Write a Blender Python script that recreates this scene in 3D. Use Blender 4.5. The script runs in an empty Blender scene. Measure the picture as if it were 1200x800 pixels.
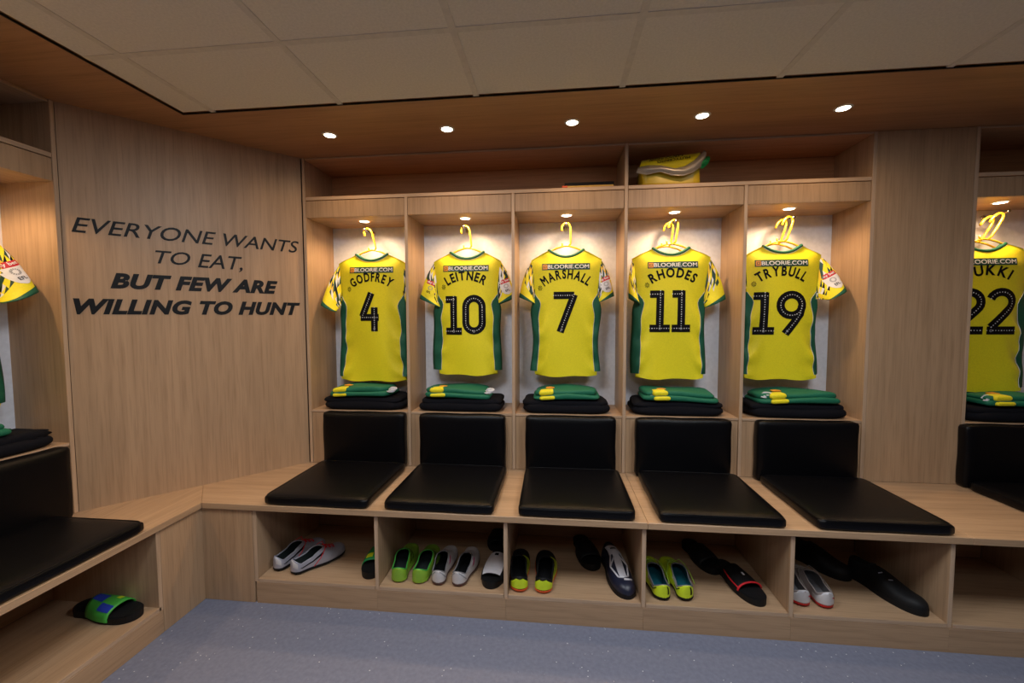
import bpy, bmesh, math, random
from math import sin, cos, pi, radians, sqrt, atan2
from mathutils import Vector, Matrix
from mathutils.bvhtree import BVHTree

SC = bpy.context.scene
COL = SC.collection
random.seed(7)

# ------------------------------------------------------------------ camera
cam_d = bpy.data.cameras.new('camera'); cam = bpy.data.objects.new('camera', cam_d); COL.objects.link(cam)
cam_d.sensor_width = 36.0; cam_d.lens = 482.6 / 1200 * 36.0; cam_d.clip_start = .05; cam_d.clip_end = 50
_yaw, _pit, _rol = .1038, -.0543, -.0039
_F = Vector((-sin(_yaw) * cos(_pit), cos(_yaw) * cos(_pit), sin(_pit)))
_R = Vector((cos(_yaw), sin(_yaw), 0)); _U = _R.cross(_F)
_R2 = cos(_rol) * _R + sin(_rol) * _U; _U2 = -sin(_rol) * _R + cos(_rol) * _U
cam.matrix_world = Matrix(((_R2.x, _U2.x, -_F.x, 1.4168), (_R2.y, _U2.y, -_F.y, -1.7549), (_R2.z, _U2.z, -_F.z, 1.3516), (0, 0, 0, 1)))
SC.camera = cam

# ------------------------------------------------------------------ world, exposure
W = bpy.data.worlds.new('world'); SC.world = W; W.use_nodes = True
W.node_tree.nodes['Background'].inputs[0].default_value = (.75, .78, .85, 1)
W.node_tree.nodes['Background'].inputs[1].default_value = .05
SC.view_settings.view_transform = 'Standard'; SC.view_settings.look = 'None'
SC.view_settings.gamma = 1; SC.view_settings.use_curve_mapping = False
SC.view_settings.exposure = 0.0

WARM = (1.0, .65, .34)
COOL = (.90, .95, 1.0)
E_PANEL = 17.0      # invented ceiling panels, out of view, that light the room
E_LOCKER = 10      # downlights in the locker heads
E_SOFFIT = 6.0      # downlights in the timber soffit

def area_lamp(name, loc, sx, sy, energy, color):
    d = bpy.data.lights.new(name, 'AREA'); d.shape = 'RECTANGLE'; d.size = sx; d.size_y = sy
    d.energy = energy; d.color = color
    o = bpy.data.objects.new(name, d); o.location = loc; COL.objects.link(o); return o
PANELS = [(0.8, -.90), (2.4, -.90), (1.6, -2.2)]  # unseen panels, added to light the room from above
for px, py in PANELS:
    area_lamp('added_panel_lamp', (px, py, 2.285), .56, .56, E_PANEL * (1.08 if py > -2 else .45), COOL)

# ------------------------------------------------------------------ materials
def new_mat(name):
    m = bpy.data.materials.new(name); m.use_nodes = True
    nt = m.node_tree; return m, nt, nt.nodes['Principled BSDF']
def N(nt, t, **k):
    n = nt.nodes.new(t)
    for a, b in k.items(): setattr(n, a, b)
    return n
def ramp(nt, stops):
    r = N(nt, 'ShaderNodeValToRGB'); cr = r.color_ramp
    while len(cr.elements) > 1: cr.elements.remove(cr.elements[-1])
    cr.elements[0].position = stops[0][0]; cr.elements[0].color = (*stops[0][1], 1)
    for p, c in stops[1:]:
        e = cr.elements.new(p); e.color = (*c, 1)
    return r
def plain(name, c, rough=.6, metal=0, spec=.5, bump=0, bscale=200, sheen=0, coat=0):
    m, nt, b = new_mat(name)
    b.inputs['Roughness'].default_value = rough; b.inputs['Metallic'].default_value = metal
    b.inputs['Specular IOR Level'].default_value = spec
    b.inputs['Sheen Weight'].default_value = sheen
    b.inputs['Coat Weight'].default_value = coat
    tc = N(nt, 'ShaderNodeTexCoord')
    no = N(nt, 'ShaderNodeTexNoise'); no.inputs['Scale'].default_value = bscale * .2; no.inputs['Detail'].default_value = 3
    nt.links.new(tc.outputs['Object'], no.inputs['Vector'])
    r = ramp(nt, [(.3, tuple(x * .93 for x in c)), (.7, tuple(min(1, x * 1.05) for x in c))])
    nt.links.new(no.outputs['Fac'], r.inputs[0]); nt.links.new(r.outputs[0], b.inputs['Base Color'])
    if bump:
        n2 = N(nt, 'ShaderNodeTexNoise'); n2.inputs['Scale'].default_value = bscale
        bp = N(nt, 'ShaderNodeBump'); bp.inputs['Strength'].default_value = bump; bp.inputs['Distance'].default_value = .002
        nt.links.new(tc.outputs['Object'], n2.inputs['Vector']); nt.links.new(n2.outputs['Fac'], bp.inputs['Height'])
        nt.links.new(bp.outputs[0], b.inputs['Normal'])
    return m
def wood(name, c, axis='z', var=.09, rough=.42):
    """straight grained oak veneer; axis is the grain direction"""
    m, nt, b = new_mat(name)
    tc = N(nt, 'ShaderNodeTexCoord')
    def stretched(across, along, detail, dist):
        mp = N(nt, 'ShaderNodeMapping')
        s = [across] * 3; s['xyz'.index(axis)] = along; mp.inputs['Scale'].default_value = s
        nt.links.new(tc.outputs['Object'], mp.inputs['Vector'])
        no = N(nt, 'ShaderNodeTexNoise'); no.inputs['Scale'].default_value = 1; no.inputs['Detail'].default_value = detail
        no.inputs['Distortion'].default_value = dist
        nt.links.new(mp.outputs[0], no.inputs['Vector']); return no
    a = stretched(9, .7, 3, .6); f = stretched(150, 5, 2, .2); g = stretched(45, 1.6, 3, .3)
    d = tuple(x * (1 - var) for x in c); l = tuple(min(1, x * (1 + var * .8)) for x in c)
    r1 = ramp(nt, [(.3, d), (.5, c), (.72, l)])
    nt.links.new(a.outputs['Fac'], r1.inputs[0])
    r2 = ramp(nt, [(.30, (.80, .78, .76)), (.5, (1, 1, 1)), (.75, (1.0, 1.0, 1.0))])
    nt.links.new(f.outputs['Fac'], r2.inputs[0])
    r3 = ramp(nt, [(.32, (.84, .82, .80)), (.55, (1, 1, 1))])
    nt.links.new(g.outputs['Fac'], r3.inputs[0])
    mx = N(nt, 'ShaderNodeMixRGB', blend_type='MULTIPLY'); mx.inputs[0].default_value = .8
    nt.links.new(r1.outputs[0], mx.inputs[1]); nt.links.new(r2.outputs[0], mx.inputs[2])
    m2 = N(nt, 'ShaderNodeMixRGB', blend_type='MULTIPLY'); m2.inputs[0].default_value = .8
    nt.links.new(mx.outputs[0], m2.inputs[1]); nt.links.new(r3.outputs[0], m2.inputs[2])
    nt.links.new(m2.outputs[0], b.inputs['Base Color'])
    b.inputs['Roughness'].default_value = rough; b.inputs['Specular IOR Level'].default_value = .35
    bp = N(nt, 'ShaderNodeBump'); bp.inputs['Strength'].default_value = .15; bp.inputs['Distance'].default_value = .0006
    nt.links.new(f.outputs['Fac'], bp.inputs['Height']); nt.links.new(bp.outputs[0], b.inputs['Normal'])
    return m
OAK = (.47, .305, .180)
M = {}
M['wood_z'] = wood('oak_veneer_upright', OAK, 'z')
M['wood_x'] = wood('oak_veneer_lengthwise', OAK, 'x')
M['wood_y'] = wood('oak_veneer_crosswise', OAK, 'y')
M['edge'] = wood('oak_edge_band', (.56, .39, .26), 'z', .06)
M['edge_x'] = wood('oak_edge_band_lengthwise', (.56, .39, .26), 'x', .06)
M['edge_y'] = wood('oak_edge_band_crosswise', (.56, .39, .26), 'y', .06)
M['soffit'] = wood('oak_veneer_soffit_shaded', (.42, .22, .11), 'x', .10)  # oak with the dim red of bounced light put into its colour
M['shelf_oak_lowlight'] = wood('oak_veneer_top_shelf_lowlight', (.52, .27, .13), 'x')  # same oak, reddened in its colour to imitate low warm light
M['white_board'] = plain('white_back_board', (.80, .80, .86), .45, bump=0)
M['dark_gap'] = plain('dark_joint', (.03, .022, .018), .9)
M['leather'] = plain('black_leatherette', (.0025, .0025, .0035), .34, spec=.20, bump=.35, bscale=420)
M['yellow'] = plain('yellow_jersey_fabric', (.87, .76, .008), .62, bump=.12, bscale=900, sheen=.1)
M['yellow_dim'] = plain('yellow_sleeve_fabric', (.86, .56, .012), .62, bump=.12, bscale=900)
M['green'] = plain('green_jersey_fabric', (.004, .105, .055), .65, bump=.1, bscale=900)
M['shorts_green'] = plain('green_shorts_fabric', (.004, .145, .075), .7, bump=.15, bscale=700)
M['dark_green'] = plain('dark_green_print', (.004, .045, .03), .5)
M['black'] = plain('black_print', (.0035, .003, .005), .6, spec=.15)
M['black_cloth'] = plain('black_fleece', (.007, .007, .010), .95, bump=.6, bscale=500, spec=.15)
M['white'] = plain('white_print', (.75, .75, .78), .5)
M['orange'] = plain('orange_print', (.80, .30, .02), .5)
M['red'] = plain('red_print', (.55, .012, .03), .5)
M['magenta'] = plain('magenta_print', (.45, .02, .12), .5)
M['grey_print'] = plain('grey_print', (.28, .28, .30), .5)
M['vinyl'] = plain('black_wall_vinyl', (.008, .008, .011), .5)
M['hanger'] = plain('yellow_hanger_plastic', (.85, .50, .02), .25, spec=.6)
M['chrome'] = plain('chrome', (.75, .75, .77), .15, metal=1)
M['lamp_ring'] = plain('white_lamp_ring', (.75, .73, .70), .35)
M['rubber'] = plain('black_rubber', (.006, .006, .007), .6, spec=.3)
M['tile'] = plain('white_ceiling_tile', (.74, .69, .63), .92, bump=.25, bscale=600)
M['grid'] = plain('ceiling_grid_metal', (.66, .61, .555), .8)
M['paint'] = plain('brown_wall_paint', (.20, .15, .11), .8)

def emit(name, c, s):
    m, nt, b = new_mat(name)
    b.inputs['Base Color'].default_value = (*c, 1)
    b.inputs['Emission Color'].default_value = (*c, 1); b.inputs['Emission Strength'].default_value = s
    return m
M['glow'] = emit('downlight_lens', (1.0, .86, .66), 14)
M['panel_glow'] = emit('added_panel_lens', (.92, .96, 1.0), 3)
def floor_mat():
    m, nt, b = new_mat('blue_grey_speckled_vinyl')
    tc = N(nt, 'ShaderNodeTexCoord')
    no = N(nt, 'ShaderNodeTexNoise'); no.inputs['Scale'].default_value = 60; no.inputs['Detail'].default_value = 4
    nt.links.new(tc.outputs['Object'], no.inputs['Vector'])
    r = ramp(nt, [(.3, (.165, .18, .25)), (.7, (.205, .222, .30))]); nt.links.new(no.outputs['Fac'], r.inputs[0])
    v = N(nt, 'ShaderNodeTexVoronoi'); v.inputs['Scale'].default_value = 42
    nt.links.new(tc.outputs['Object'], v.inputs['Vector'])
    lt = N(nt, 'ShaderNodeMath', operation='LESS_THAN'); lt.inputs[1].default_value = .10
    nt.links.new(v.outputs['Distance'], lt.inputs[0])
    sp = N(nt, 'ShaderNodeSeparateColor'); nt.links.new(v.outputs['Color'], sp.inputs[0])
    gt = N(nt, 'ShaderNodeMath', operation='GREATER_THAN'); gt.inputs[1].default_value = .60
    nt.links.new(sp.outputs[0], gt.inputs[0])
    mu = N(nt, 'ShaderNodeMath', operation='MULTIPLY'); nt.links.new(lt.outputs[0], mu.inputs[0]); nt.links.new(gt.outputs[0], mu.inputs[1])
    mx = N(nt, 'ShaderNodeMixRGB'); mx.inputs[2].default_value = (.62, .64, .68, 1)
    nt.links.new(mu.outputs[0], mx.inputs[0]); nt.links.new(r.outputs[0], mx.inputs[1])
    nt.links.new(mx.outputs[0], b.inputs['Base Color'])
    b.inputs['Roughness'].default_value = .5; b.inputs['Specular IOR Level'].default_value = .3
    return m
M['floor'] = floor_mat()

# ------------------------------------------------------------------ mesh helpers
def bm_new(): return bmesh.new()
def bx(bm, x0, x1, y0, y1, z0, z1, mi=0):
    vs = [bm.verts.new(p) for p in ((x0, y0, z0), (x1, y0, z0), (x1, y1, z0), (x0, y1, z0), (x0, y0, z1), (x1, y0, z1), (x1, y1, z1), (x0, y1, z1))]
    fs = [bm.faces.new([vs[i] for i in f]) for f in ((0, 3, 2, 1), (4, 5, 6, 7), (0, 1, 5, 4), (1, 2, 6, 5), (2, 3, 7, 6), (3, 0, 4, 7))]
    for f in fs: f.material_index = mi
    return vs
def prism(bm, pts, z0, z1):
    a = [bm.verts.new((p[0], p[1], z0)) for p in pts]; b = [bm.verts.new((p[0], p[1], z1)) for p in pts]
    n = len(pts); bm.faces.new(a[::-1]); bm.faces.new(b)
    for i in range(n): bm.faces.new((a[i], a[(i + 1) % n], b[(i + 1) % n], b[i]))
def tube(bm, pts, r, seg=8, closed=False, flat=1.0):
    pts = [Vector(p) for p in pts]; n = len(pts); rings = []
    rr = r if isinstance(r, (list, tuple)) else [r] * n
    up = Vector((0, 1, 0)); prev = None
    for i, p in enumerate(pts):
        if closed: t = (pts[(i + 1) % n] - pts[i - 1])
        else: t = pts[min(i + 1, n - 1)] - pts[max(i - 1, 0)]
        t.normalize()
        if prev is None:
            a = up.cross(t)
            if a.length < 1e-3: a = Vector((1, 0, 0)).cross(t)
        else: a = prev - t * prev.dot(t)
        a.normalize(); prev = a; b = t.cross(a)
        rings.append([bm.verts.new(p + a * (cos(2 * pi * k / seg) * rr[i]) + b * (sin(2 * pi * k / seg) * rr[i] * flat)) for k in range(seg)])
    m = n if closed else n - 1
    for i in range(m):
        A, B = rings[i], rings[(i + 1) % n]
        for k in range(seg): bm.faces.new((A[k], A[(k + 1) % seg], B[(k + 1) % seg], B[k]))
    if not closed:
        bm.faces.new(rings[0][::-1]); bm.faces.new(rings[-1])
def disc(bm, cx, cy, z, r, seg=24, down=True):
    v = [bm.verts.new((cx + r * cos(2 * pi * k / seg), cy + r * sin(2 * pi * k / seg), z)) for k in range(seg)]
    bm.faces.new(v[::-1] if down else v)
def grid_faces(bm, G, mi=0, flip=False):
    out = []
    for i in range(len(G) - 1):
        for j in range(len(G[0]) - 1):
            q = (G[i][j], G[i][j + 1], G[i + 1][j + 1], G[i + 1][j])
            if len(set(q)) < 3: continue
            f = bm.faces.new(q[::-1] if flip else q); f.material_index = mi; out.append(f)
    return out
def obj(name, bm, mats, parent=None, smooth=False, loc=None, bevel=0, recalc=True):
    if recalc: bmesh.ops.recalc_face_normals(bm, faces=bm.faces)
    if bevel: bmesh.ops.bevel(bm, geom=list(bm.edges), offset=bevel, segments=1, affect='EDGES', clamp_overlap=True)
    me = bpy.data.meshes.new(name)
    if parent is None and loc is not None:
        bmesh.ops.translate(bm, verts=bm.verts, vec=-Vector(loc))
    bm.to_mesh(me); bm.free()
    if not isinstance(mats, (list, tuple)): mats = [mats]
    for m in mats: me.materials.append(m if not isinstance(m, str) else M[m])
    if smooth:
        for p in me.polygons: p.use_smooth = True
    o = bpy.data.objects.new(name, me); COL.objects.link(o)
    if parent is not None: o.parent = parent
    if parent is None and loc is not None: o.location = loc
    return o
def thing(name, label, cat, loc=(0, 0, 0), rz=0, group=None, kind=None):
    o = bpy.data.objects.new(name, None); o.empty_display_size = .05; COL.objects.link(o)
    o.location = loc; o.rotation_euler = (0, 0, rz)
    tag(o, label, cat, group, kind); return o
def tag(o, label=None, cat=None, group=None, kind=None):
    if label: o['label'] = label
    if cat: o['category'] = cat
    if group: o['group'] = group
    if kind: o['kind'] = kind
    return o
def lbox(name, r, x0, x1, y0, y1, z0, z1, mat, label=None, bevel=.0012, edge=None, edge_faces=()):
    """a board given in world coordinates, child of the unrotated thing r"""
    bm = bm_new(); L = r.location if r is not None else Vector((0, 0, 0))
    bx(bm, x0 - L.x, x1 - L.x, y0 - L.y, y1 - L.y, z0 - L.z, z1 - L.z)
    mats = [mat]
    bmesh.ops.recalc_face_normals(bm, faces=bm.faces)
    if edge:
        mats.append(edge)
        for f in bm.faces:
            n = f.normal
            for d in edge_faces:
                if n.dot(Vector(d)) > .9: f.material_index = 1
    o = obj(name, bm, mats, r, bevel=bevel)
    if label: o['label'] = label
    return o

# ------------------------------------------------------------------ dimensions
ZK, ZT, ZB = .12, .456, .484          # cubby floor, underside and top of the bench
YU, YBK = .571, .876                  # locker fronts, locker backs
ZSS, ZUS, ZHB, ZSF = .81, 2.072, 1.952, 2.297
X0U, WU = -.054, .6185
TH = .018
XIN = -.2576                          # front of the left bench
XLF = -.735; YLE = -.14               # left locker front plane, its near end
XLB = -1.015
YPE = -2.6; XRE = 4.75; YRE = -4.6

# ------------------------------------------------------------------ the room
bm = bm_new(); bx(bm, -1.3, XRE + .1, YRE - .1, 1.0, -.06, 0)
tag(obj('floor', bm, 'floor', loc=(1.5, -1.5, 0)), kind='structure', label='blue grey speckled vinyl floor')
def wall(name, x0, x1, y0, y1, z0=0, z1=2.36, mat='paint'):
    bm = bm_new(); bx(bm, x0, x1, y0, y1, z0, z1)
    return tag(obj(name, bm, mat, loc=((x0 + x1) / 2, (y0 + y1) / 2, z0)), kind='structure')
wall('wall_back', -1.3, XRE + .1, YBK + .012, 1.0)
wall('wall_left', -1.3, XLB - .012, YRE, YBK + .012)
wall('wall_right', XRE, XRE + .1, YRE, YBK + .012)
wall('wall_front', -1.3, XRE + .1, YRE - .1, YRE)

# ceiling: lay-in tiles in a grid
ceil = tag(bpy.data.objects.new('ceiling', None), kind='structure', label='suspended ceiling of pale square tiles'); COL.objects.link(ceil)
ceil.location = (1.5, -2, 2.300)
TL = .608; TX0, TY0 = -.134, -.377
YSF = .027; XSF = -.286
bm = bm_new(); bx(bm, -1.3 - 1.5, XRE + .1 - 1.5, YRE - .1 + 2, 1.0 + 2, .03, .07); obj('ceiling_deck', bm, 'paint', ceil)
xs = [XSF] + [TX0 + TL * k for k in range(0, 9) if TX0 + TL * k < XRE] + [XRE]
ys = [YSF] + [TY0 - TL * k for k in range(0, 8) if TY0 - TL * k > YRE] + [YRE]
tile_cache = {}
for i in range(len(xs) - 1):
    for j in range(len(ys) - 1):
        w, d = xs[i + 1] - xs[i] - .022, ys[j] - ys[j + 1] - .022
        if w < .03 or d < .03: continue
        cx_, cy_ = (xs[i] + xs[i + 1]) / 2, (ys[j] + ys[j + 1]) / 2
        if any(abs(cx_ - px) < .35 and abs(cy_ - py) < .35 for px, py in PANELS) and False: continue
        k = (round(w, 3), round(d, 3))
        if k not in tile_cache:
            bm = bm_new(); bx(bm, -w / 2, w / 2, -d / 2, d / 2, 0, .012)
            o = obj('ceiling_tile', bm, 'tile', ceil, bevel=.001); tile_cache[k] = o
        else:
            o = tile_cache[k].copy(); COL.objects.link(o)
        o.location = (cx_ - 1.5, cy_ + 2, .0005)
def grid_bar(x0, x1, y0, y1):
    bm = bm_new(); bx(bm, x0 - 1.5, x1 - 1.5, y0 + 2, y1 + 2, -.0012, .028); obj('grid_bar', bm, 'grid', ceil)
for x in xs[1:-1]: grid_bar(x - .012, x + .012, YRE, YSF)
for y in ys[1:-1]:
    for i in range(len(xs) - 1): grid_bar(xs[i] + .012, xs[i + 1] - .012, y - .012, y + .012)
for px, py in PANELS:
    t = thing('added_light_panel', 'invented square white light panel, out of view over the room', 'ceiling light', (px, py, 2.289), group='added light panels behind the camera')
    bm = bm_new(); bx(bm, -.3, .3, -.3, .3, .004, .018); obj('frame', bm, 'lamp_ring', t)
    bm = bm_new(); bx(bm, -.28, .28, -.28, .28, 0, .004); obj('diffuser', bm, 'panel_glow', t)

# timber soffits
def soffit(name, pts, label):
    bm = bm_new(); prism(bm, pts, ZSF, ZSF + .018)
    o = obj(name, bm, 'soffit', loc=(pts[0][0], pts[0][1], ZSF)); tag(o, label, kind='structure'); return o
s1 = soffit('trim_1', [(XSF, YSF), (XRE, YSF), (XRE, YBK + .012), (-.72, YBK + .012), (-.72, .48)], 'oak soffit with shade put into its colour, over the back lockers')
s2 = soffit('trim_2', [(XSF, YSF), (-.72, .48), (-.72, YBK + .012), (XLB - .012, YBK + .012), (XLB - .012, YRE), (XSF, YRE)], 'oak soffit with shade put into its colour, over the left lockers')
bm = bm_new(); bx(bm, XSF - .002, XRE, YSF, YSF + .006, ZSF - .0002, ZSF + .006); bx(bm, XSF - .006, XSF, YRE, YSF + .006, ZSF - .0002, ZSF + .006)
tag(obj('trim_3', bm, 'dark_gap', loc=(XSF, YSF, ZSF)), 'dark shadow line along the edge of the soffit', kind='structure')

# diagonal corner panel with the slogan
A = Vector((-.735, YLE)); B = Vector((X0U - .018, YU + .004)); dv = (B - A).normalized(); nv = Vector((-dv.y, dv.x))
bm = bm_new()
A2 = A + dv * .0012
prism(bm, [tuple(A2), tuple(B + dv * 0), tuple(B + nv * .02), tuple(A2 + nv * .02)], ZB, ZSF)
pang = atan2(dv.y, dv.x)
cp = bpy.data.objects.new('wall_corner', None); COL.objects.link(cp); tag(cp, 'diagonal oak panel across the corner carrying the slogan', kind='structure')
cp.location = (A.x, A.y, ZB); cp.rotation_euler = (0, 0, pang)
bmesh.ops.translate(bm, verts=bm.verts, vec=(-A.x, -A.y, -ZB)); bmesh.ops.rotate(bm, verts=bm.verts, cent=(0, 0, 0), matrix=Matrix.Rotation(-pang, 3, 'Z'))
obj('veneer_panel', bm, 'wood_z', cp)

# ------------------------------------------------------------------ text to mesh
_gc = {}
def glyph_mesh(s, bold=0.0, shear=0.0, spacing=1.0):
    """flat polygons of a string in font units (cap height about .73), as (verts, faces, width)"""
    k = (s, bold, shear, spacing)
    if k in _gc: return _gc[k]
    cu = bpy.data.curves.new('t', 'FONT'); cu.body = s; cu.size = 1; cu.offset = 0 if 'M' in s else bold; cu.shear = shear
    cu.space_character = spacing; cu.fill_mode = 'FRONT'; cu.resolution_u = 4
    o = bpy.data.objects.new('t', cu); COL.objects.link(o)
    bpy.context.view_layer.update()
    dg = bpy.context.evaluated_depsgraph_get(); me = bpy.data.meshes.new_from_object(o.evaluated_get(dg))
    vs = [tuple(v.co)[:2] for v in me.vertices]; fs = [tuple(p.vertices) for p in me.polygons]
    bpy.data.objects.remove(o); bpy.data.curves.remove(cu); bpy.data.meshes.remove(me)
    if 'M' in s and bold:      # thicken by overlapping shifted copies
        b_ = bold * .8; V0, F0 = vs, fs; vs, fs = [], []
        for dx, dy in ((b_, b_), (-b_, b_), (b_, -b_), (-b_, -b_), (0, 0)):
            n0 = len(vs); vs = vs + [(v[0] + dx, v[1] + dy) for v in V0]; fs = fs + [tuple(i + n0 for i in f) for f in F0]
    x0 = min(v[0] for v in vs); x1 = max(v[0] for v in vs); y0 = min(v[1] for v in vs); y1 = max(v[1] for v in vs)
    _gc[k] = (vs, fs, x0, x1, y0, y1); return _gc[k]
def add_text(bm, s, fn, x0, x1, z0, z1, bold=0, shear=0, mi=0, spacing=1.0, cuts=0):
    """string stretched into the box; fn(x, z) -> 3D point"""
    vs, fs, a, b, c, d = glyph_mesh(s, bold, shear, spacing)
    V = [bm.verts.new(fn(x0 + (v[0] - a) / (b - a) * (x1 - x0), z0 + (v[1] - c) / (d - c) * (z1 - z0))) for v in vs]
    for f in fs:
        try: q = bm.faces.new([V[i] for i in f]); q.material_index = mi
        except ValueError: pass

# slogan: x measured along the panel from A, each word a child of the panel
TSH = .048 * 0
def slog(name, word, t0, t1, zb, h, bold):
    bm = bm_new()
    add_text(bm, word, lambda x, z: (x, -.0015, z - ZB), t0, t1, zb, zb + h, bold=bold, shear=.28, spacing=1.07 if bold > .02 else 1.0)
    bmesh.ops.solidify(bm, geom=list(bm.faces), thickness=.0008)
    obj(name, bm, 'vinyl', cp)
SLOG = []
def line(words, t0, t1, zb, h, bold):
    sp_ = 1.07 if bold > .02 else 1.0
    full = ' '.join(words)
    _, _, a, b, _, _ = glyph_mesh(full, bold, .28, sp_)
    pos = 0
    for w in words:
        # measure where this word starts inside the full string
        pre = full[:pos]
        vs, fs, wa, wb, wc, wd = glyph_mesh(w, bold, .28, sp_)
        start = 0 if not pre else glyph_mesh(pre.rstrip() + ' .', bold, .28, sp_)[3] - glyph_mesh('.', bold, .28, sp_)[3]
        s = (t1 - t0) / (b - a)
        hh = h; z0 = zb
        if w.endswith(','):
            z0 = zb - .018; hh = h + .018
        slog('lettering', w, t0 + (start + wa - a) * s, t0 + (start + wb - a) * s, z0, hh, bold)
        pos += len(w) + 1

# ------------------------------------------------------------------ bench
bt = thing('bench', 'continuous pale oak bench top running round the corner', 'bench', (XIN, 0, ZT))
def poly_part(name, root, pts, z0, z1, mat, bevel=.0015):
    bm = bm_new(); L = root.location
    prism(bm, [(p[0] - L.x, p[1] - L.y) for p in pts], z0 - L.z, z1 - L.z)
    return obj(name, bm, mat, root, bevel=bevel)
seams = [XIN, 1.8 + .012, 3.0 + .06, 4.25]
mitre = (-.93, .67)
poly_part('top_board', bt, [(XIN, 0), (seams[1] - .0006, 0), (seams[1] - .0006, YU + .02), (-.30, YU + .02), (-.80, YU + .05)], ZT, ZB, ['wood_x'])
poly_part('top_board', bt, [(seams[1] + .0006, 0), (seams[2] - .0006, 0), (seams[2] - .0006, YU + .02), (seams[1] + .0006, YU + .02)], ZT, ZB, ['wood_x'])
poly_part('top_board', bt, [(seams[2] + .0006, 0), (seams[3], 0), (seams[3], YU + .02), (seams[2] + .0006, YU + .02)], ZT, ZB, ['wood_x'])
poly_part('top_board', bt, [(XIN - .0006, 0), (-.8006, YU + .05), (-.83, YU + .05), (-.83, -2.6), (XIN - .0006, -2.6)], ZT, ZB, ['wood_y'])

CUB = [(0.0, .6, 'the silver boots'), (.6, 1.2, 'the lime and white boots'), (1.2, 1.8, 'the black and lime boots'), (1.8, 2.4, 'the yellow boots'),
       (2.4, 3.0, 'the white boots'), (3.0, 3.6, None)]
YC = .012; YCB = .53
for i, (a, b, w) in enumerate(CUB):
    lab = f'open oak shoe cubby under the bench holding {w}' if w else 'empty oak shoe cubby under the bench at the right end'
    r = thing('shoe_cubby', lab, 'cubby', ((a + b) / 2, YC, 0), group='shoe cubbies under the back bench')
    lbox('plinth', r, a + .0003, b - .0003, YC, YC + TH, 0, ZK - TH - .0008, 'wood_x', bevel=.0004)
    lbox('bottom_board', r, a + TH / 2 + .0008, b - TH / 2 - .0008, YC, YCB, ZK - TH, ZK, 'wood_x', edge='edge_x', edge_faces=[(0, -1, 0)])
    lbox('back_board', r, a + TH / 2, b - TH / 2, YCB, YCB + .008, ZK, ZT - .001, 'wood_x')
    if i == 0: lbox('side_panel', r, a - TH / 2, a + TH / 2, YC + .002, YCB, ZK - TH, ZT - .001, 'wood_z', edge='edge', edge_faces=[(0, -1, 0)])
    lbox('side_panel', r, b - TH / 2, b + TH / 2, YC + .002, YCB, ZK - TH, ZT - .001, 'wood_z', edge='edge', edge_faces=[(0, -1, 0)])
lastr = thing('bench_end_panel', 'plain oak panel closing the bench at the right', 'panel', (3.62, YC, 0))
lbox('panel', lastr, 3.6 + TH / 2 + .001, 4.25, YC, YC + TH, 0, ZT - .001, 'wood_z')
# blank corner panels
cr = thing('bench_corner_panel', 'plain oak panels meeting at the inner corner of the bench', 'panel', (XIN - .012, YC, 0))
lbox('panel', cr, XIN - .012, -TH / 2 - .001, YC, YC + TH, 0, ZT - .001, 'wood_z')
lbox('panel', cr, XIN - .012 - TH, XIN - .012, -.2 + .0005, YC + TH, 0, ZT - .001, 'wood_z')
# left bench cubbies (front plane x = XIN-.012)
XC = XIN - .012; XCB = XC - .52
for i, (a, b) in enumerate([(-.2, -.82), (-.82, -1.44), (-1.44, -2.06)]):
    lab = ['open oak shoe cubby under the left bench holding a sandal with blue and green strap', 'oak shoe cubby farther along the left bench', 'oak shoe cubby farthest along the left bench'][i]
    r = thing('shoe_cubby', lab, 'cubby', (XC, (a + b) / 2, 0), group='shoe cubbies under the left bench')
    lbox('plinth', r, XC - TH, XC, b + .0008, a - .0008, 0, ZK - TH - .001, 'wood_y')
    lbox('bottom_board', r, XCB, XC, b + TH / 2, a - TH / 2, ZK - TH, ZK, 'wood_y', edge='edge_y', edge_faces=[(1, 0, 0)])
    lbox('back_board', r, XCB - .008, XCB, b + TH / 2, a - TH / 2, ZK, ZT - .001, 'wood_y')
    if i == 0: lbox('side_panel', r, XCB, XC, a - TH, a, ZK - TH, ZT - .001, 'wood_z', edge='edge', edge_faces=[(1, 0, 0)])
    lbox('side_panel', r, XCB, XC, b - TH / 2, b + TH / 2, ZK - TH, ZT - .001, 'wood_z', edge='edge', edge_faces=[(1, 0, 0)])

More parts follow.
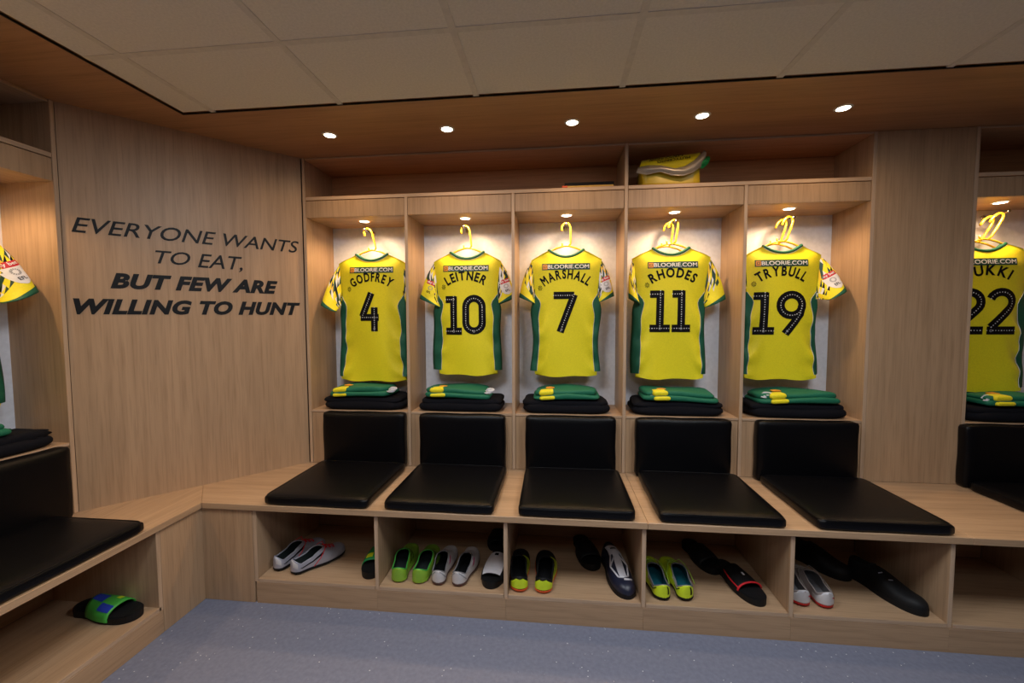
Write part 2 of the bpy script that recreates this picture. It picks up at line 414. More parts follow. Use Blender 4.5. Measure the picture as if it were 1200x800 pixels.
# ------------------------------------------------------------------ downlights
def downlight(x, y, z, energy, label, group, spot=True, size=95):
    t = thing('recessed_downlight', label, 'downlight', (x, y, z), group=group)
    bm = bm_new()
    seg = 24; R0, R1 = .037, .028
    for k in range(seg):
        a0, a1 = 2 * pi * k / seg, 2 * pi * (k + 1) / seg
        p = [(R0 * cos(a0), R0 * sin(a0), -.0005), (R0 * cos(a1), R0 * sin(a1), -.0005), (R1 * cos(a1), R1 * sin(a1), -.004), (R1 * cos(a0), R1 * sin(a0), -.004)]
        bm.faces.new([bm.verts.new(q) for q in p])
        p = [(R1 * cos(a0), R1 * sin(a0), -.004), (R1 * cos(a1), R1 * sin(a1), -.004), (R1 * .95 * cos(a1), R1 * .95 * sin(a1), -.0008), (R1 * .95 * cos(a0), R1 * .95 * sin(a0), -.0008)]
        bm.faces.new([bm.verts.new(q) for q in p])
    bmesh.ops.remove_doubles(bm, verts=bm.verts, dist=1e-5)
    obj('trim_ring', bm, 'lamp_ring', t, smooth=True)
    bm = bm_new(); disc(bm, 0, 0, -.0025, R1 * .97); obj('lens', bm, 'glow', t, recalc=False)
    d = bpy.data.lights.new('downlight_lamp', 'SPOT'); d.energy = energy; d.color = WARM; d.spot_size = radians(size); d.spot_blend = .55 if z < 2.2 else .85
    d.shadow_soft_size = .022
    o = bpy.data.objects.new('downlight_lamp', d); COL.objects.link(o); o.parent = t; o.location = (0, 0, -.012)
ORD = ['leftmost', 'second from the left', 'middle', 'fourth from the left', 'rightmost']
for k, x in enumerate([.267, .882, 1.498, 2.10, 2.71]):
    downlight(x, .303, ZSF, E_SOFFIT, f'round lit downlight in the soffit, {ORD[k]} of the five', 'downlights in the soffit', size=164)
for k in range(2):
    downlight(-.50, -.86 - .62 * k, ZSF, E_SOFFIT, 'round lit downlight in the left soffit ' + ('nearer the corner' if k == 0 else 'farther from the corner'), 'downlights in the left soffit')

# ------------------------------------------------------------------ lockers on the back wall
NUMS = ['4', '10', '7', '11', '19', '22']
POS = ['leftmost on the back wall', 'second from the slogan panel', 'middle of the five', 'fourth from the slogan panel', 'last before the plain panel', 'at the right edge']
LBX = [X0U + WU * k for k in range(6)]
RX = 3.5014 + TH / 2
LOCK = [(LBX[k], LBX[k + 1]) for k in range(5)] + [(RX, RX + WU)]
LLX = [.259, .885, 1.483, 2.088, 2.696, 3.736]
for k, (a, b) in enumerate(LOCK):
    r = thing('locker', f'open oak locker with white back and number {NUMS[k]} shirt, {POS[k]}', 'locker', ((a + b) / 2, YU, ZB), group='open lockers on the back wall')
    h = TH / 2
    first = k in (0, 5)
    EF = dict(edge='edge', edge_faces=[(0, -1, 0)])
    if first: lbox('side_panel', r, a - h, a + h, YU, YBK, ZB + .001, ZSF - .001, 'wood_z', **EF)
    tall = k in (2, 4, 5)
    lbox('side_panel', r, b - h, b + h, YU, YBK, ZB + .001, (ZSF - .001) if tall else ZUS - .02, 'wood_z', **EF)
    g = .0015
    lbox('back_board', r, a + h, b - h, YBK - .006, YBK, ZSS, ZHB, 'white_board', 'white back board', bevel=0)
    lbox('seat_shelf', r, a + h + g / 2, b - h - g / 2, YU + .001, YBK, ZSS - .014, ZSS, 'wood_x', edge='edge_x', edge_faces=[(0, -1, 0)])
    lbox('lower_panel', r, a + h + g, b - h - g, YU + .005, YU + .023, ZB + .001, ZSS - .016, 'wood_z')
    lbox('head_panel', r, a + h + g, b - h - g, YU + .003, YU + .021, ZHB, ZUS - .023, 'wood_z')
    lbox('head_soffit', r, a + h + g, b - h - g, YU + .021, YBK, ZHB, ZHB + .012, 'wood_x')
    # coat peg and rail
    bm = bm_new(); cxp = (.236, .864, 1.482, 2.11, 2.745, 3.819)[k] - r.location.x
    zp = 1.912 - ZB
    tube(bm, [(cxp, YBK - YU - .006, zp), (cxp, .178, zp), (cxp, .163, zp + .003)], .0045, 10)
    tube(bm, [(cxp, .165, zp + .003), (cxp, .158, zp + .004)], .008, 12)
    tube(bm, [(cxp, YBK - YU - .006, zp), (cxp, YBK - YU - .012, zp)], .013, 12)
    obj('coat_peg', bm, 'chrome', r, smooth=True)
    downlight(LLX[k], .69, ZHB, E_LOCKER, f'round lit downlight above the number {NUMS[k]} shirt, {POS[k]}', 'downlights in the locker heads', size=158)
# open shelves above
for n, (a, b, ks) in enumerate([(LBX[0], LBX[3], 3), (LBX[3], LBX[5], 2), (RX, RX + WU, 1)]):
    lab = ['long open oak top shelf over three lockers at the left', 'open oak top shelf over two lockers, with yellow bag', 'open oak top shelf at the right edge past the plain panel'][n]
    r = thing('top_shelf', lab, 'shelf', ((a + b) / 2, YU, ZUS), group='open shelves above the lockers')
    lbox('shelf_board', r, a + TH / 2 + .001, b - TH / 2 - .001, YU, YBK, ZUS - .020, ZUS, 'shelf_oak_lowlight', edge='edge_x', edge_faces=[(0, -1, 0)])
    lbox('back_board', r, a + TH / 2, b - TH / 2, YBK - .008, YBK, ZUS, ZSF - .012, 'shelf_oak_lowlight')
    lbox('top_board', r, a + TH / 2 + .001, b - TH / 2 - .001, YU + .002, YBK - .008, ZSF - .012, ZSF - .001, 'shelf_oak_lowlight', edge='edge_x', edge_faces=[(0, -1, 0)])
# panel between locker banks
r = thing('plain_panel', 'plain full height oak panel between the number 19 and number 22 lockers', 'panel', (3.27, YU, ZB))
lbox('panel', r, LBX[5] + TH / 2 + .001, RX - TH / 2 - .002, YU + .0005, YU + .019, ZB + .001, ZSF - .001, 'wood_z')
r = thing('end_filler_panel', 'plain oak panel past the last locker', 'panel', (4.4, YU, 0))
lbox('panel', r, RX + WU + TH, XRE, YU, YU + .018, 0, ZSF - .001, 'wood_z')

# left-wall lockers
for i in range(3):
    a = YLE - WU * i; b = a - WU
    lab = ['open oak locker at the left edge beside the slogan panel', 'open oak locker on the left wall farther from the corner', 'open oak locker on the left wall farthest from the corner'][i]
    r = thing('locker', lab, 'locker', (XLF, (a + b) / 2, ZB), group='open lockers on the left wall')
    h = TH / 2; EF = dict(edge='edge', edge_faces=[(1, 0, 0)])
    if i == 0:
        lbox('side_panel', r, XLB, XLF, a - TH, a, ZB + .001, ZSF - .001, 'wood_z', **EF)
        a2 = a - TH + h
    else: a2 = a
    lbox('side_panel', r, XLB, XLF, b - h, b + h, ZB + .001, ZUS - .02, 'wood_z', **EF)
    lbox('back_board', r, XLB, XLB + .006, b + h, a2 - h, ZSS, ZHB, 'white_board', 'white back board', bevel=0)
    lbox('seat_shelf', r, XLB, XLF - .001, b + h + .001, a2 - h - .001, ZSS - .014, ZSS, 'wood_y', edge='edge_y', edge_faces=[(1, 0, 0)])
    lbox('lower_panel', r, XLF - .023, XLF - .005, b + h + .001, a2 - h - .001, ZB + .001, ZSS - .016, 'wood_z')
    lbox('head_panel', r, XLF - .021, XLF - .003, b + h + .001, a2 - h - .001, ZHB, ZUS - .023, 'wood_z')
    lbox('head_soffit', r, XLB, XLF - .021, b + h + .001, a2 - h - .001, ZHB, ZHB + .012, 'wood_y')
    if i < 2: downlight((XLF + XLB) / 2 + .04, (a + b) / 2, ZHB, E_LOCKER, 'round downlight in the head of the left locker ' + ('beside the slogan panel' if i == 0 else 'farther from the corner'), 'downlights in the left locker heads', size=158)
r = thing('top_shelf', 'open oak top shelf on the left wall', 'shelf', (XLF, YLE - .6, ZUS))
y0_, y1_ = YLE - WU * 3, YLE - TH
lbox('shelf_board', r, XLB, XLF, y0_ + .001, y1_ - .001, ZUS - .020, ZUS, 'wood_y', edge='edge_y', edge_faces=[(1, 0, 0)])
lbox('back_board', r, XLB, XLB + .008, y0_, y1_, ZUS, ZSF - .012, 'wood_y')
lbox('top_board', r, XLB + .008, XLF - .002, y0_, y1_ - .001, ZSF - .012, ZSF - .001, 'wood_y')
r = thing('end_filler_panel', 'plain oak panel at the far end of the left lockers', 'panel', (XLF, y0_ - .4, ZB))
lbox('panel', r, XLF - .018, XLF, YRE, y0_ - .01, ZB + .001, ZSF - .001, 'wood_z')

# slogan words
line(['EVERYONE', 'WANTS'], .030, .953, 1.745, .068, 0.006)
line(['TO', 'EAT,'], .308, .668, 1.630, .065, 0.006)
line(['BUT', 'FEW', 'ARE'], .144, .836, 1.501, .073, .050)
line(['WILLING', 'TO', 'HUNT'], .022, .950, 1.380, .073, .050)

# ------------------------------------------------------------------ cushions
def soft_box(w, d, h, r, nx=14, ny=14, nz=5, puff=.006, seed=0):
    """rounded upholstered pad, centred in x and y, base at z = 0"""
    rnd = random.Random(seed); ph = [rnd.uniform(0, 6) for _ in range(4)]
    bm = bm_new()
    bmesh.ops.create_cube(bm, size=1)
    bmesh.ops.subdivide_edges(bm, edges=bm.edges[:], cuts=9, use_grid_fill=True)
    for v in bm.verts:
        x, y, z = v.co.x * w, v.co.y * d, (v.co.z + .5) * h
        # concentrate vertices at the rim
        def warp(c, half):
            t = c / half; return half * (abs(t) ** .55) * (1 if t > 0 else -1) if abs(t) > 1e-6 else 0
        x = warp(x, w / 2); y = warp(y, d / 2); z = h / 2 + warp(z - h / 2, h / 2)
        rz = min(r, h / 2 * .98)
        cx = max(-w / 2 + r, min(w / 2 - r, x)); cy = max(-d / 2 + r, min(d / 2 - r, y)); cz = max(rz, min(h - rz, z))
        o = Vector(((x - cx) / r, (y - cy) / r, (z - cz) / rz))
        if o.length > 1: o.normalize()
        m = max(abs((x - cx) / r), abs((y - cy) / r), abs((z - cz) / rz))
        if m > 1e-6: o = o.normalized() * m
        x, y, z = cx + o.x * r, cy + o.y * r, cz + o.z * rz
        f = max(0, 1 - (2 * x / w) ** 2) * max(0, 1 - (2 * y / d) ** 2)
        if z > h * .5: z += puff * f * (1 + .25 * sin(x * 14 + ph[0]) * cos(y * 11 + ph[1]))
        v.co = (x + .0015 * sin(y * 30 + ph[2]), y + .0015 * sin(x * 25 + ph[3]), z)
    return bm
WHERE = ['number 4', 'number 10', 'number 7', 'number 11', 'number 19', 'number 22']
SX = [.31, .897, 1.510, 2.116, 2.744, 3.74]
def seat_pair(k, x, left=False):
    nm = WHERE[k] if not left else None
    l1 = f'black leatherette seat cushion under the {nm} shirt, {POS[k]}' if nm else 'black leatherette seat cushion on the left bench'
    l2 = f'black leatherette back cushion under the {nm} shirt, {POS[k]}' if nm else 'black leatherette back cushion on the left bench'
    g1, g2 = ('seat cushions on the back bench', 'back cushions on the back bench') if nm else (None, None)
    s = thing('seat_cushion', l1, 'cushion', (0, 0, 0), group=g1)
    bm = soft_box(.508, .505 - .03 * left, .047, .017, puff=.006, seed=k + 20 * left); obj('pad', bm, 'leather', s, smooth=True)
    bm = bm_new(); pts = []
    for i in range(44):
        t = 2 * pi * i / 44; c, q = cos(t), sin(t); e = .12
        pts.append((.250 * (abs(c) ** e) * (1 if c > 0 else -1), (.249 - .015 * left) * (abs(q) ** e) * (1 if q > 0 else -1), .042))
    tube(bm, pts, .0022, 6, closed=True); obj('piping', bm, 'leather', s, smooth=True)
    b = thing('back_cushion', l2, 'cushion', (0, 0, 0), group=g2)
    bm = soft_box(.500, .325, .062, .020, puff=.007, seed=k + 50 + 20 * left)
    bmesh.ops.rotate(bm, verts=bm.verts, cent=(0, 0, 0), matrix=Matrix.Rotation(pi / 2, 3, 'X'))
    bmesh.ops.translate(bm, verts=bm.verts, vec=(0, 0, .1625)); obj('pad', bm, 'leather', b, smooth=True)
    if not left:
        s.location = (x, .2525, ZB + .0008); b.location = (x - .008, YU + .0035, ZB + .001)
        s.rotation_euler.z = random.uniform(-.012, .012); b.rotation_euler = (0, 0, 0)
    else:
        s.location = (XIN - .240, x + .012, ZB + .0008); s.rotation_euler.z = pi / 2
        b.location = (XLF - .0035, x + .085, ZB + .001); b.rotation_euler.z = pi / 2
for k, x in enumerate(SX): seat_pair(k, x)
seat_pair(0, -.53, left=True)

# ------------------------------------------------------------------ jerseys
def smooth(a, b, x):
    t = max(0, min(1, (x - a) / (b - a))); return t * t * (3 - 2 * t)
def make_jersey(spec, place):
    """spec in local metres: x across, z height above the neck point, y depth (negative = towards the room)"""
    t = thing('football_shirt', spec['label'], 'shirt', place[0], place[1], group='yellow football shirts hung in the lockers')
    rnd = random.Random(spec['seed']); P = [rnd.uniform(0, 6.28) for _ in range(10)]
    hs, ha, hh = spec.get('hs', .207), spec.get('ha', .187), spec.get('hh', .185)   # half widths: shoulder, armpit, hem
    ztip, zap, zh = -.055, -.30, spec['zh']                                           # shoulder tip, armpit, hem
    nw = spec.get('nw', .100)
    lean = spec.get('lean', 0)
    def hw(z, side):
        if z > zap: w = ha + (hs - ha) * smooth(zap, ztip, z)
        else: w = ha + (hh - ha) * smooth(zap, zh, z) - .010 * sin(pi * smooth(zap, zh, z))
        return w + .004 * sin(z * 9 + P[0] + side) * smooth(zap + .1, zap - .1, z)
    def xoff(z): return lean * (z / zh)
    def ztop(s):
        a = abs(s) * hs
        if a < nw: return -.040 * (1 - (a / nw) ** 2)
        return 0 + ztip * ((a - nw) / (hs - nw)) ** 1.15
    def depth(s, z):
        e = (1 - abs(s) ** 3.2)
        d = .012 + .026 * e * smooth(0, -.12, z) * (1 - .25 * smooth(-.3, zh, z))
        return d
    def folds(x, z):
        k = x / hs
        v = .0085 * sin(17 * x + 5 * z + P[1]) * smooth(-.25, -.6, z)
        v += .0105 * sin(46 * (x * .75 + z * (.62 if x > 0 else -.62)) + P[2]) * smooth(.35, .95, abs(k)) * smooth(-.18, -.40, z) * smooth(zh, zh + .10, z)
        v += .0085 * sin(60 * (z + .5 * abs(x)) + P[3]) * smooth(.55, .95, abs(k)) * smooth(-.36, -.5, z)
        v += .0065 * sin(35 * (z * .8 - abs(x) * .9) + P[4]) * smooth(-.09, -.01, z)
        v += .003 * sin(9 * x + P[5]) * smooth(-.3, -.7, z)
        return v
    def surf(x, z):
        w = hw(z, 1); s = max(-1, min(1, (x - xoff(z)) / w))
        return -(depth(s, z)) - folds(x, z)
    NS, NR = 44, 46
    bm = bm_new(); G = []
    for i in range(NR + 1):
        row = []; rr = (i / NR) ** 1.05
        for j in range(NS + 1):
            s = -1 + 2 * j / NS
            zt = ztop(s); zb = zh + .010 * (abs(s) ** 4) + .004 * sin(5 * s + P[6])
            z = zt + (zb - zt) * rr
            w = hw(z, 1 if s > 0 else 0); x = s * w + xoff(z)
            row.append(bm.verts.new((x, surf(x, z), z)))
        G.append(row)
    grid_faces(bm, G)
    # rear sheet, same edges
    H = []
    for i in range(NR + 1):
        row = []
        for j in range(0, NS + 1, 4):
            s = -1 + 2 * j / NS
            zt = ztop(s) - (.05 * (1 - (abs(s) * hs / nw) ** 2) if abs(s) * hs < nw else 0); zb = zh + .010 * (abs(s) ** 4) - .006
            z = zt + (zb - zt) * (i / NR) ** 1.05
            x = s * hw(z, 1) + xoff(z)
            row.append(bm.verts.new((x, depth(s, z) * .8, z)))
        H.append(row)
    grid_faces(bm, H, flip=True)
    # close the shoulders
    for j in range(0, NS, 4):
        if abs(-1 + 2 * (j + 2) / NS) * hs > nw * .9:
            for q in range(4):
                pass
    for j in list(range(0, NS, 4)):
        sm = abs(-1 + 2 * (j + 2) / NS) * hs
        if sm > nw:
            top = [G[0][j + q] for q in range(5)]
            bm.faces.new(top + [H[0][j // 4 + 1], H[0][j // 4]])
    obj('body', bm, 'yellow', t, smooth=True, recalc=False)
    # hem stitching band
    bm = bm_new(); G2 = []
    for zz in (0, 1):
        row = []
        for j in range(NS + 1):
            s = -1 + 2 * j / NS
            zb = zh + .010 * (abs(s) ** 4) + .004 * sin(5 * s + P[6]) + .018 * zz
            x = s * hw(zb, 1) * .995 + xoff(zb); row.append(bm.verts.new((x, surf(x, zb) - .0012, zb)))
        G2.append(row)
    grid_faces(bm, G2); obj('hem', bm, 'yellow', t, smooth=True)
    # green side panels
    for sd in (-1, 1):
        g0 = spec.get('gl' if sd < 0 else 'gr', .03)
        bm = bm_new(); S = []
        for i in range(26):
            f = i / 25; z = zap + .045 + (zh + .030 - zap - .045) * f
            w = hw(z, 1 if sd > 0 else 0); xo = xoff(z)
            g = g0 * smooth(-.05, .25, f) * (1 + .12 * sin(7 * f + P[7])) + .012 * sin(pi * min(1, f * 3)) * 0
            inn = (.013 + .022 * (1 - smooth(.10, .34, f))) * smooth(-.02, .13, f)
            row = []
            xi = sd * (w - inn); row.append(bm.verts.new((xi + xo, surf(xi + xo, z) - .0022, z)))
            xe = sd * (w - .001); row.append(bm.verts.new((xe + xo, surf(xe + xo, z) - .0040, z)))
            row.append(bm.verts.new((sd * (w + g * .6) + xo, -.010 + .003 * sin(20 * f + P[8]), z)))
            row.append(bm.verts.new((sd * (w + g) + xo, .004, z)))
            row.append(bm.verts.new((sd * (w + g * .5) + xo, .016, z)))
            row.append(bm.verts.new((sd * (w - .01) + xo, .014, z)))
            S.append(row)
        grid_faces(bm, S); obj('side_panel', bm, 'green', t, smooth=True)
        # pale piping along the seam
        bm = bm_new()
        pp = []
        for q in range(24):
            f = q / 23; z = zap + .045 + (zh + .030 - zap - .045) * f
            inn = (.013 + .022 * (1 - smooth(.10, .34, f))) * smooth(-.02, .13, f); x_ = sd * (hw(z, 1 if sd > 0 else 0) - inn - .001) + xoff(z)
            pp.append((x_, surf(x_, z) - .0026, z))
        tube(bm, pp, .0011, 4)
        obj('seam_piping', bm, 'white', t)
    # sleeves
    for sd, key in ((-1, 'sl'), (1, 'sr')):
        sl = spec.get(key)
        if not sl: continue
        co, ci, th, yo = Vector((sl[0], 0, sl[1])), Vector((sl[2], 0, sl[3])), sl[4], sl[5]
        T0 = Vector((sd * (hs - .004), 0, ztip + .001)); B0 = Vector((sd * (ha - .006), 0, zap))
        NU, NV = 24, 48
        def sp(u, v, off=0.0, T0=T0, B0=B0, co=co, ci=ci, th=th, yo=yo, sd=sd):
            T = T0.lerp(co, u) + Vector((sd * .012 * sin(pi * u), 0, .010 * sin(pi * u)))
            Bq = B0.lerp(ci, u)
            c = (T + Bq) / 2; a = (T - Bq) / 2
            yy = .014 + (th - .014) * u
            ph = 2 * pi * v
            wr = 1 + .10 * sin(3 * ph + 6 * u + P[9]) * u
            n = a.normalized(); nrm = Vector((0, -1, 0))
            k = 1 if sd > 0 else 1
            p = c + a * cos(ph) * (1 + off / max(a.length, .01)) + Vector((0, -(yy * wr + off) * sin(ph), 0))
            return p + Vector((0, yo * u - .004 * (1 - u), 0))
        # band of coloured triangles near the shoulder: coarse cells CU x CV
        bm = bm_new(); UM = .90
        G3 = [[bm.verts.new(sp(UM * i / NU, j / NV)) for j in range(NV)] for i in range(NU + 1)]
        for r_ in G3: r_.append(r_[0])
        CU, CV = 3, 3
        cr_ = random.Random(spec['seed'] * 3 + sd)
        colmap = {}
        for a_ in range(NU // CU):
            for b_ in range(NV // CV):
                for h_ in (0, 1):
                    p_ = 1 - smooth(.30, .70, a_ / (NU / CU))
                    x_ = cr_.random()
                    c_ = 0
                    if cr_.random() < p_: c_ = 0 if x_ < .30 else 1 if x_ < .62 else 2 if x_ < .80 else 3 if x_ < .93 else 4
                    colmap[a_, b_, h_] = c_
        for i in range(NU):
            for j in range(NV):
                a_, b_ = i // CU, j // CV; fi, fj = i % CU, j % CV
                v00, v01, v11, v10 = G3[i][j], G3[i][j + 1], G3[i + 1][j + 1], G3[i + 1][j]
                if fi == fj:
                    f1 = bm.faces.new((v00, v01, v11)); f1.material_index = colmap[a_, b_, 0]
                    f2 = bm.faces.new((v00, v11, v10)); f2.material_index = colmap[a_, b_, 1]
                else:
                    f1 = bm.faces.new((v00, v01, v11, v10)); f1.material_index = colmap[a_, b_, 0 if fj > fi else 1]
        obj('sleeve', bm, ['yellow', 'dark_green', 'white', 'yellow_dim', 'black'], t, smooth=True)
        bm = bm_new(); G4 = []
        for u in (UM - .01, .95, 1.0):
            row = [bm.verts.new(sp(u, j / NV, .0025)) for j in range(NV)]; row.append(row[0]); G4.append(row)
        row = [bm.verts.new(sp(1.0, j / NV, -.003)) for j in range(NV)]; row.append(row[0]); G4.append(row)
        row = [bm.verts.new(sp(.9, j / NV, -.003)) for j in range(NV)]; row.append(row[0]); G4.append(row)
        grid_faces(bm, G4); obj('cuff', bm, 'green', t, smooth=True)
        if sl[6] if len(sl) > 6 else False:
            # league badge: white shield with red strip, on the sleeve's room side
            GP = [[sp((.12 + .83 * i / 24), j / 24 * .66 - .08) for j in range(25)] for i in range(25)]
            flat = [p for r_ in GP for p in r_]; tris = []
            for i in range(24):
                for j in range(24): tris.append((i * 25 + j, i * 25 + j + 1, (i + 1) * 25 + j + 1, (i + 1) * 25 + j))
            bv = BVHTree.FromPolygons([tuple(p) for p in flat], tris)
            cd = (co - ci); cd.y = 0; cd.normalize(); 
            if cd.x < 0: cd = -cd
            up_ = Vector((-cd.z, 0, cd.x)); cen = (co + ci) / 2 + up_ * sl[7] + cd * sl[8]
            BW, BH = .036, .046
            bd = bm_new()
            def pt(a, b, off):
                q = cen + cd * (a * BW) + up_ * (b * BH)
                h_, n_, ix, ds = bv.ray_cast(Vector((q.x, -.6, q.z)), Vector((0, 1, 0)))
                return None if h_ is None else Vector((h_.x, h_.y - off, h_.z))
            def face(ps, mi):
                if any(p is None for p in ps): return
                f = bd.faces.new([bd.verts.new(p) for p in ps]); f.material_index = mi
            n = 12
            def wd(b): return 1 if b > -.1 else sqrt(max(0, 1 - ((-.1 - b) / .91) ** 2))
            for i in range(n):
                b0, b1 = -1 + 2 * i / n, -1 + 2 * (i + 1) / n
                for q in range(8):
                    a0, a1 = -1 + q / 4, -1 + (q + 1) / 4
                    face([pt(a0 * wd(b0), b0, .0016), pt(a1 * wd(b0), b0, .0016), pt(a1 * wd(b1), b1, .0016), pt(a0 * wd(b1), b1, .0016)], 0 if b1 <= .51 else 1)
            def word(w_, xa, xb, za, zb, mi):
                vs, fs, c0_, c1_, c2_, c3_ = glyph_mesh(w_, .02)
                V = [pt(xa + (v[0] - c0_) / (c1_ - c0_) * (xb - xa), za + (v[1] - c2_) / (c3_ - c2_) * (zb - za), .0026) for v in vs]
                for f in fs: face([V[i] for i in f], mi)
            word('sky bet', -.88, .88, .58, .96, 3); word('EFL', -.38, .38, -.62, -.34, 2)
            for k in range(14):
                a0, a1 = 2 * pi * k / 14, 2 * pi * (k + .62) / 14
                face([pt(.42 * r_ * cos(q), .10 + .30 * r_ * sin(q), .0026) for q, r_ in ((a0, 1), (a1, 1), (a1, .55), (a0, .55))], 4)
            obj('sleeve_badge', bd, [sl[9] if len(sl) > 9 else 'white', 'red', 'black', 'white', 'grey_print'], t, recalc=False)
    # collar: green tube with thin yellow line
    bm = bm_new(); pts = []
    for i in range(25):
        s = -1 + 2 * i / 24; x = s * nw * 1.02; pts.append((x, surf(x, ztop(abs(x) / hs)) + .004 - .002, ztop(abs(x) / hs) + .002))
    rear = [(p[0], .016, .004 - .062 * (1 - (p[0] / (nw * 1.02)) ** 2)) for p in pts[::-1]]
    tube(bm, pts + rear[1:-1], .0085, 8, closed=True, flat=.8); obj('collar', bm, 'green', t, smooth=True)
    bm = bm_new()
    tube(bm, [(x, y - .003, z - .011) for x, y, z in pts], .0014, 4); obj('collar_piping', bm, 'white', t)
    # prints
    def on(off): return lambda x, z: (x, surf(x, z) - off, z)
    c0 = spec.get('pc', 0)
    pw = spec.get('pw', .140)
    zc = -.098; tilt = spec.get('tilt', 0)
    def pl(off): return lambda x, z: (c0 + x, surf(c0 + x, z + tilt * x) - off, z + tilt * x)
    bm = bm_new(); n = 18
    R0 = [[bm.verts.new(pl(.0016)(-pw + 2 * pw * j / n, zc + dz)) for j in range(n + 1)] for dz in (-.019, 0, .019)]
    grid_faces(bm, R0)
    f0 = pl(.0022)
    for (xa, xb, za, zb, mi) in ((-pw + .005, -pw + .031, zc - .014, zc + .014, 1), (-pw + .010, -pw + .026, zc - .007, zc + .007, 2), (-pw + .013, -pw + .023, zc - .0045, zc + .0045, 1)):
        f0 = pl(.0020 + .0004 * mi + (.0006 if xa > -pw + .012 else 0))
        f = bm.faces.new([bm.verts.new(f0(a, b)) for a, b in ((xa, za), (xb, za), (xb, zb), (xa, zb))]); f.material_index = mi
    add_text(bm, 'BLOORIE.COM', pl(.0028), -pw + .034, pw - .006, zc - .0115, zc + .0115, bold=.008, mi=3)
    obj('sponsor_print', bm, ['dark_green', 'orange', 'dark_green', 'white'], t, recalc=False)
    # name on an arc
    nm = spec['name']; nh = .056; Rr = .200; zcn = -.170 - Rr; total = spec['nwid']
    ws = []
    for ch in nm:
        g_ = glyph_mesh(ch, .034); ws.append((g_[3] - g_[2]) + .09)
    k = total / sum(ws); a = -sum(ws) * k / 2 / Rr + k * .045 / Rr
    bm = bm_new()
    nc = spec.get('nc', 0) + c0
    for ch, w_ in zip(nm, ws):
        wch = (w_ - .09) * k; half = wch / 2 / Rr
        am = a + half
        def fn(x, z, am=am):
            X = nc + (Rr + z) * sin(am) + x * cos(am); Z = zcn + (Rr + z) * cos(am) - x * sin(am) + tilt * X
            return (X, surf(X, Z) - .0016, Z)
        add_text(bm, ch, fn, -wch / 2, wch / 2, 0, nh, bold=.034)
        a += w_ * k / Rr
    obj('name_print', bm, 'black', t, recalc=False)
    # tiny crest print left of the name
    am0 = -(total / 2 + .022) / Rr; qx, qz = nc + (Rr + .012) * sin(am0), zcn + (Rr + .012) * cos(am0)
    bm = bm_new()
    for k2 in range(8):
        a0 = 2 * pi * k2 / 8; w_ = .17
        p = [(qx + .013 * cos(a0 - w_), qz + .016 * sin(a0 - w_)), (qx + .013 * cos(a0 + w_), qz + .016 * sin(a0 + w_)), (qx + .003 * cos(a0 + w_), qz + .003 * sin(a0 + w_)), (qx + .003 * cos(a0 - w_), qz + .003 * sin(a0 - w_))]
        bm.faces.new([bm.verts.new((x, surf(x, z) - .0016, z)) for x, z in p])
    obj('crest_print', bm, 'black', t, recalc=False)
    # numbers
    for dgt, x0, x1, z0, z1 in spec['digits']:
        digit(t, dgt, x0, x1, z0, z1, surf)
    return t

def stroke_poly(pts, w):
    """offset polyline -> list of (left,right) pairs"""
    out = []
    n = len(pts)
    for i, p in enumerate(pts):
        p = Vector(p)
        a = Vector(pts[max(i - 1, 0)]); b = Vector(pts[min(i + 1, n - 1)])
        d = (b - a).normalized()
        if 0 < i < n - 1:
            d0 = (p - a).normalized(); d1 = (b - p).normalized(); nn = Vector((-(d0 + d1).y, (d0 + d1).x)).normalized()
            m = 1 / max(.5, nn.dot(Vector((-d0.y, d0.x))))
        else: nn = Vector((-d.y, d.x)); m = 1
        out.append((p + nn * w * m, p - nn * w * m))
    return out
def arc(cx, cy, rx, ry, a0, a1, n): return [(cx + rx * cos(radians(a0 + (a1 - a0) * i / n)), cy + ry * sin(radians(a0 + (a1 - a0) * i / n))) for i in range(n + 1)]
